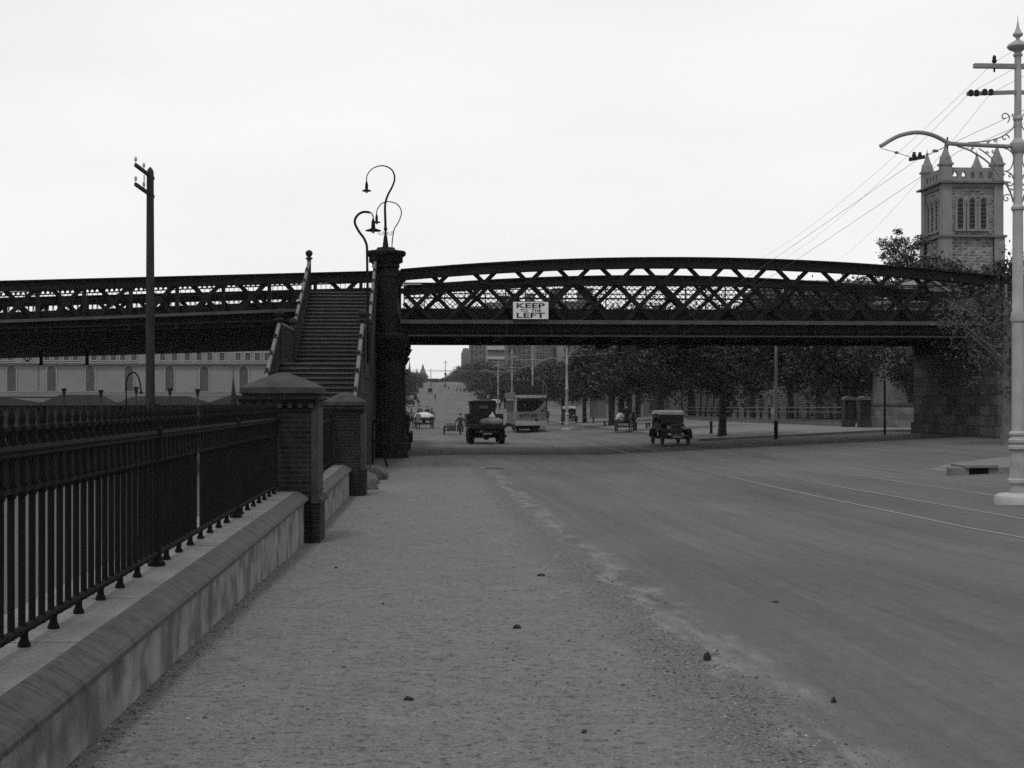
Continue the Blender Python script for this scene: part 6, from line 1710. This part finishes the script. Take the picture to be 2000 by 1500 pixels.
# left side street houses behind the column
block('terrace_house', 'low dark shop front far down the left side', 700, 790, 738, 420, bdark, 2, 5)

# ================================================================== CHURCHYARD FENCE, GATE PILLARS, WALL, POSTS
XF = 25.6
for seg, (y0, y1, lab) in enumerate(((86.5, 140, 'weathered post and rail fence in front of the park'),)):
    t = thing('timber_fence', lab, 'fence', (XF, y0, 0), 0)
    y = y0; n = 0
    while y <= y1:
        g = gz(XF, y); mb = MB(); mb.box(-.09, .09, -.09, .09, -.1, 1.42); mb.prism([(-.09, 1.42), (.09, 1.42), (0, 1.52)], 'y', -.09, .09); o = mb.build('post', wood_post, t); o.location = (0, y - y0, g)
        if y + 2.7 <= y1 + .1:
            g2 = gz(XF, y + 2.7)
            for z, h in ((1.30, .07), (1.0, .06), (.48, .05)):
                mb = MB(); mb.beam((-.1, .0, g + z), (-.1, 2.7, g2 + z), .05, h); o = mb.build('rail', wood_rail, t); o.location = (0, y - y0, 0)
            mb = MB(); mb.beam((-.11, 0.0, g + .2), (-.11, 2.7, g2 + .2), .03, .42); o = mb.build('base_board', wood_rail, t); o.location = (0, y - y0, 0)
        y += 2.7
for u, Y, lab in ((1657, 84.5, 'left brick gate pillar at the end of the timber fence'), (1688, 82.5, 'right brick gate pillar joining the stone wall')):
    p = P(u, 838, Y); g = gz(p.x, Y)
    t = thing('gate_pillar', lab, 'pillar', (p.x, Y, g), 0, 'brick gate pillars')
    mb = MB(); mb.box(-.29, .29, -.29, .29, 0, 1.72); mb.build('shaft', brick_dark, t)
    mb = MB(); mb.box(-.36, .36, -.36, .36, 1.72, 1.84); mb.prism([(-.36, 1.84), (.36, 1.84), (.1, 1.96), (-.1, 1.96)], 'y', -.36, .36); mb.build('cap', rock_m, t)
    mb = MB(); mb.box(-.33, -.292, -.33, .33, .0, 1.7); mb.box(-.34, .34, -.33, -.292, 0, .55); mb.build('edge_strip', cap_stone, t)
t = thing('stone_wall', 'low stone churchyard wall between the gate pillars and the abutment', 'wall', (P(1700, 800, 82.5).x, 82.5, 0))
x1 = P(1815, 800, 82.5).x - t.location.x; g = gz(26, 82.5)
mb = MB(); mb.box(0, x1, 0, .45, g - .3, P(1700, 792, 82.5).z); mb.build('wall_body', brick_mat('churchyard_stone', .09, .16, .13, .7, .24, .03, rubble=.1), t)
mb = MB(); mb.box(-.02, x1, -.06, .5, P(1700, 792, 82.5).z, P(1700, 788, 82.5).z); mb.build('coping', rock_m, t)
def simple_pole(name, u, vb, vt, Y, r0, r1, m, label, cat='pole', footing=False, band_=None):
    p = P(u, vb, Y); g = gz(p.x, Y); H = P(u, vt, Y).z - g
    t = thing(name, label, cat, (p.x, Y, g))
    mb = MB(); mb.lathe([(r0, 0), (r0 * .97, H * .12), (r1, H)], n=12); mb.build('shaft', m, t)
    if band_: mb = MB(); mb.lathe([(r0 * 1.25, 0), (r0 * 1.25, band_)], n=12); mb.build('base_sleeve', black, t)
    if footing: mb = MB(); mb.lathe([(.6, 0), (.6, .1), (.5, .14)], n=16); mb.build('footing', concrete, t)
    return t
simple_pole('bare_pole', 1515.5, 850, 672, 73.5, .085, .075, post_paint, 'slim pale bare pole standing before the timber fence', band_=.95)
simple_pole('bare_pole', 1728, 851, 745, 72.0, .06, .05, wood_post, 'short dark bare pole in front of the stone wall')
for u, vb, vt, Y, r_, lab in ((1389, 843, 813, 84, .09, 'cast bollard left of the thick tree trunk'), (1406, 855, 829, 77, .06, 'short plain timber stake at the foot of the thick tree'), (1159, 823, 808, 140, .09, 'bollard at the kerb between two street trees'), (1181, 830, 816, 122, .09, 'bollard just left of the horse cart tree'), (1263, 836, 822, 108, .08, 'left one of two bollards right of the horse cart'), (1268, 834, 821, 111, .08, 'right one of two bollards right of the horse cart')):
    p = P(u, vb, Y); g = gz(p.x, Y); H = (vb - vt) * Y / F
    t = thing('bollard', lab, 'bollard', (p.x, Y, g), 0, 'kerb bollards')
    mb = MB(); mb.lathe([(r_*1.5, -.05), (r_*1.5, .1), (r_, .16), (r_*.85, H*.8), (r_*1.2, H*.82), (r_*1.2, H*.88), (r_*.9, H*.92), (r_*.3, H)], n=12); mb.build('bollard_post', wood_post, t)
# columned porch behind the trees
t, W, Hh, fh = block('columned_house', 'pale house with columns glimpsed behind the horse cart', 1185, 1252, 760, 175, bgrey, 1, 3)
for i in range(5):
    mb = MB(); mb.lathe([(.28, 0), (.22, .1), (.2, Hh - .2), (.28, Hh)], (W * (i + .0) / 4, -1.2, 0), 12); mb.build('porch_column', blite, t)
mb = MB(); mb.box(-.4, W + .4, -1.6, -.36, Hh, Hh + .4); mb.build('porch_roof', bgrey, t)
t = block('chapel', 'grey chapel with tall dark lancets behind the park trees', 1325, 1400, 752, 165, bdark, 1, 6, wr=.3)[0]

# ================================================================== PAVEMENT, KERBS, INLET
sheet('pavement', lambda x_, y_: 14.8 < x_ < 34 and 76 < y_ < 200, .13, pave_m)
kb = MB()
ys = [y for y in GY if 76 <= y <= 200]
for a, b in zip(ys, ys[1:]):
    ga, gb_ = gz(14.8, a), gz(14.8, b)
    kb.add([(14.65, a, ga), (14.797, a, ga), (14.797, b, gb_), (14.65, b, gb_), (14.65, a, ga + .135), (14.797, a, ga + .135), (14.797, b, gb_ + .135), (14.65, b, gb_ + .135)], [(4, 5, 6, 7), (0, 4, 7, 3), (0, 1, 5, 4)])
for a, b in zip([14.65, 17, 20, 23, 25.03], [17, 20, 23, 25.03, 34]):
    ga, gb_ = gz(a, 76), gz(b, 76)
    kb.add([(a, 75.85, ga), (b, 75.85, gb_), (b, 75.997, gb_), (a, 75.997, ga), (a, 75.85, ga + .135), (b, 75.85, gb_ + .135), (b, 75.997, gb_ + .135), (a, 75.997, ga + .135)], [(4, 5, 6, 7), (0, 1, 5, 4), (0, 4, 7, 3)])
o = kb.build('kerb', mat('kerb_stone', .12, .9, .25, 1.5, .2, 20)); tag(o, kind='structure')
lawn = ground_material('park_grass', 'lawn')
sheet('park_ground', lambda x_, y_: 28 < x_ < 250 and 84 < y_ < 250, .01, lawn)
# raised corner with storm water inlet at the right
ix0 = P(1868, 905, 40).x; g0 = gz(16, 40)
cr_ = MB(); 
outer = [(P(1872, 905, 39.6).x, 39.6), (P(1905, 905, 38.9).x, 38.9), (P(1935, 905, 38.7).x, 38.7), (20, 38.4), (26, 38.0), (60, 37.0), (60, 44), (24, 46), (19, 46.5), (16.6, 44.5), (ix0 - .1, 42)]
hq = .17
def gtop(x_, y_): return gz(x_, y_) + hq
n = len(outer)
cr_.add([(x_, y_, gz(x_, y_) - .05) for x_, y_ in outer] + [(x_, y_, gtop(x_, y_) if 0 < i_ < 6 else gz(x_, y_) + .012) for i_, (x_, y_) in enumerate(outer)] + [(19, 41.5, gz(19, 41.5) + .10)],
        [(i, (i+1) % n, n + (i+1) % n, n + i) for i in range(n)] + [(n + i, n + (i+1) % n, 2*n) for i in range(n)])
o = cr_.build('corner_pavement', pave_m); tag(o, kind='structure')
a = P(1879, 905, 39.2); t = thing('storm_inlet', 'dark storm water inlet with pale lintel in the kerb, near the big tram pole', 'drain', (a.x, 39.05, gz(a.x, 39)))
W = P(1932, 905, 39.0).x - a.x
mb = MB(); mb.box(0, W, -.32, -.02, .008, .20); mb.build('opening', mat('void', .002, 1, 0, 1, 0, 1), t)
mb = MB(); mb.box(-.12, W + .12, -.42, .7, .20, .27); mb.build('lintel', mat('kerb_stone'), t) if False else mb.build('lintel', MATS['kerb_stone'], t)
mb = MB(); mb.box(-.5, 0, -.36, 0, -.05, .199); mb.build('cheek_stone', MATS['kerb_stone'], t); mb = MB(); mb.box(W, W + .8, -.36, 0, -.05, .199); mb.build('cheek_stone', MATS['kerb_stone'], t)
# end stones of the path under the bridge
p = P(965, 914, 50.5); mb = MB(); mb.prism([(-.35, 0), (.42, 0), (.30, .09), (-.1, .12), (-.3, .08)], 'y', -.25, .25); o = mb.build('edge_stone', MATS['kerb_stone']); o.location = (p.x, 50.5, gz(p.x, 50.5)); tag(o, 'flat kerb stone at the end of the path under the bridge', 'stone')

# ================================================================== LOOSE STONES AND LITTER ON THE GROUND
sv = MB(); rg = random.Random(3)
def pebble(mb, x_, y_, s_, z_=None):
    z = gz(x_, y_) + .008 + s_ * .15 if z_ is None else z_
    i = len(mb.v); q = [Vector((1, 0, 0)), Vector((-.3, .9, 0)), Vector((-.8, -.5, 0)), Vector((0, 0, .55)), Vector((.3, -.8, 0))]
    rot = rg.uniform(0, 6.3); c, s2_ = math.cos(rot), math.sin(rot)
    pts = [(x_ + s_*(c*v.x - s2_*v.y)*rg.uniform(.7, 1.2), y_ + s_*(s2_*v.x + c*v.y)*rg.uniform(.7, 1.2), z + s_*v.z - s_*.1) for v in q]
    mb.add(pts, [(0, 1, 3), (1, 2, 3), (2, 4, 3), (4, 0, 3)])
for k in range(8500):
    y_ = 6.5 + 30 * rg.random() ** 1.8
    if rg.random() < .62: x_ = rg.gauss(1.95, .26)
    else: x_ = rg.uniform(-1.8, 2.2)
    pebble(sv, x_, y_, rg.uniform(.003, .012) if rg.random() < .95 else rg.uniform(.012, .022))
for k in range(1500):
    y_ = 6.5 + 30 * rg.random() ** 1.6
    pebble(sv, -1.86 + abs(rg.gauss(0, .10)), y_, rg.uniform(.004, .016))
def stone_mat():
    m = bpy.data.materials.new('loose_stone'); m.use_nodes = True; nt = m.node_tree; bs = nt.nodes['Principled BSDF']; bs.inputs['Roughness'].default_value = .95
    g_ = nt.nodes.new('ShaderNodeNewGeometry'); mr = nt.nodes.new('ShaderNodeMapRange'); mr.inputs['To Min'].default_value = .03; mr.inputs['To Max'].default_value = .24
    pw = nt.nodes.new('ShaderNodeMath'); pw.operation = 'POWER'; pw.inputs[1].default_value = 2.2
    nt.links.new(g_.outputs['Random Per Island'], pw.inputs[0]); nt.links.new(pw.outputs[0], mr.inputs['Value']); nt.links.new(mr.outputs[0], bs.inputs['Base Color']); return m
o = sv.build('loose_stones', stone_mat()); tag(o, kind='stuff')
litter = [(1011, 1229, .075, .03, 'largest dark flat stone in the middle of the path'), (798, 1369, .05, .02, 'dark leaf shaped stone near the bottom of the path'), (1381, 1291, .05, .05, 'dark round stone on the stony path edge'), (656, 1110, .07, .012, 'dark flat patch of litter on the path left of centre'),
          (1056, 1125, .07, .02, 'dark crumbs of stone on the path right of centre'), (748, 1182, .022, .02, 'small dark round stone on the path'), (1628, 1374, .04, .03, 'dark stone lying out on the road'), (1141, 1433, .05, .015, 'dark twig-like stone near the bottom centre'), (1515, 1178, .06, .015, 'dark flat stone on the open road')]
for u, v, s_, h_, lab in litter:
    s_ *= .7; h_ *= .8
    # where the ground lies under that pixel
    Y = 10.0
    for _ in range(30):
        q = P(u, v, Y); e = EYE - gz(q.x, Y); b_ = (v - 784) / F; a_ = (u - 1000) / F; Y = e / b_ * (CT - a_ * ST)
    q = P(u, v, Y)
    mb = MB(); mb.ell((0, 0, h_ * .3), (s_ * .9, s_ * rg.uniform(.4, .8), h_), 11, 7, Euler((0, 0, rg.uniform(0, 3))).to_matrix()); q1, q2 = rg.uniform(0, 6), rg.uniform(0, 6); mb.v = [(a_[0] * (1 + .35*math.sin(a_[1]/s_*3+q1)), a_[1] * (1 + .35*math.sin(a_[0]/s_*4+q2)), a_[2] * (1 + .4*math.sin(a_[0]/s_*5+q2) * math.cos(a_[1]/s_*4+q1))) for a_ in mb.v]
    o = mb.build('stone', mat('dark_stone', .018, .95, .3, 8, .3, 60)); o.location = (q.x, Y, gz(q.x, Y) + .008); tag(o, lab, 'stone', 'stones on the ground')
# ================================================================== HAZE
hz = MB(); hz.box(-700, 900, -60, 1600, -3, 90)
hm = bpy.data.materials.new('haze'); hm.use_nodes = True
nt = hm.node_tree; nt.nodes.remove(nt.nodes['Principled BSDF'])
pv = nt.nodes.new('ShaderNodeVolumePrincipled'); pv.inputs['Density'].default_value = .00008
pv.inputs['Color'].default_value = (1, 1, 1, 1)
nt.links.new(pv.outputs[0], nt.nodes['Material Output'].inputs['Volume'])
o = hz.build('haze', hm); tag(o, kind='stuff')
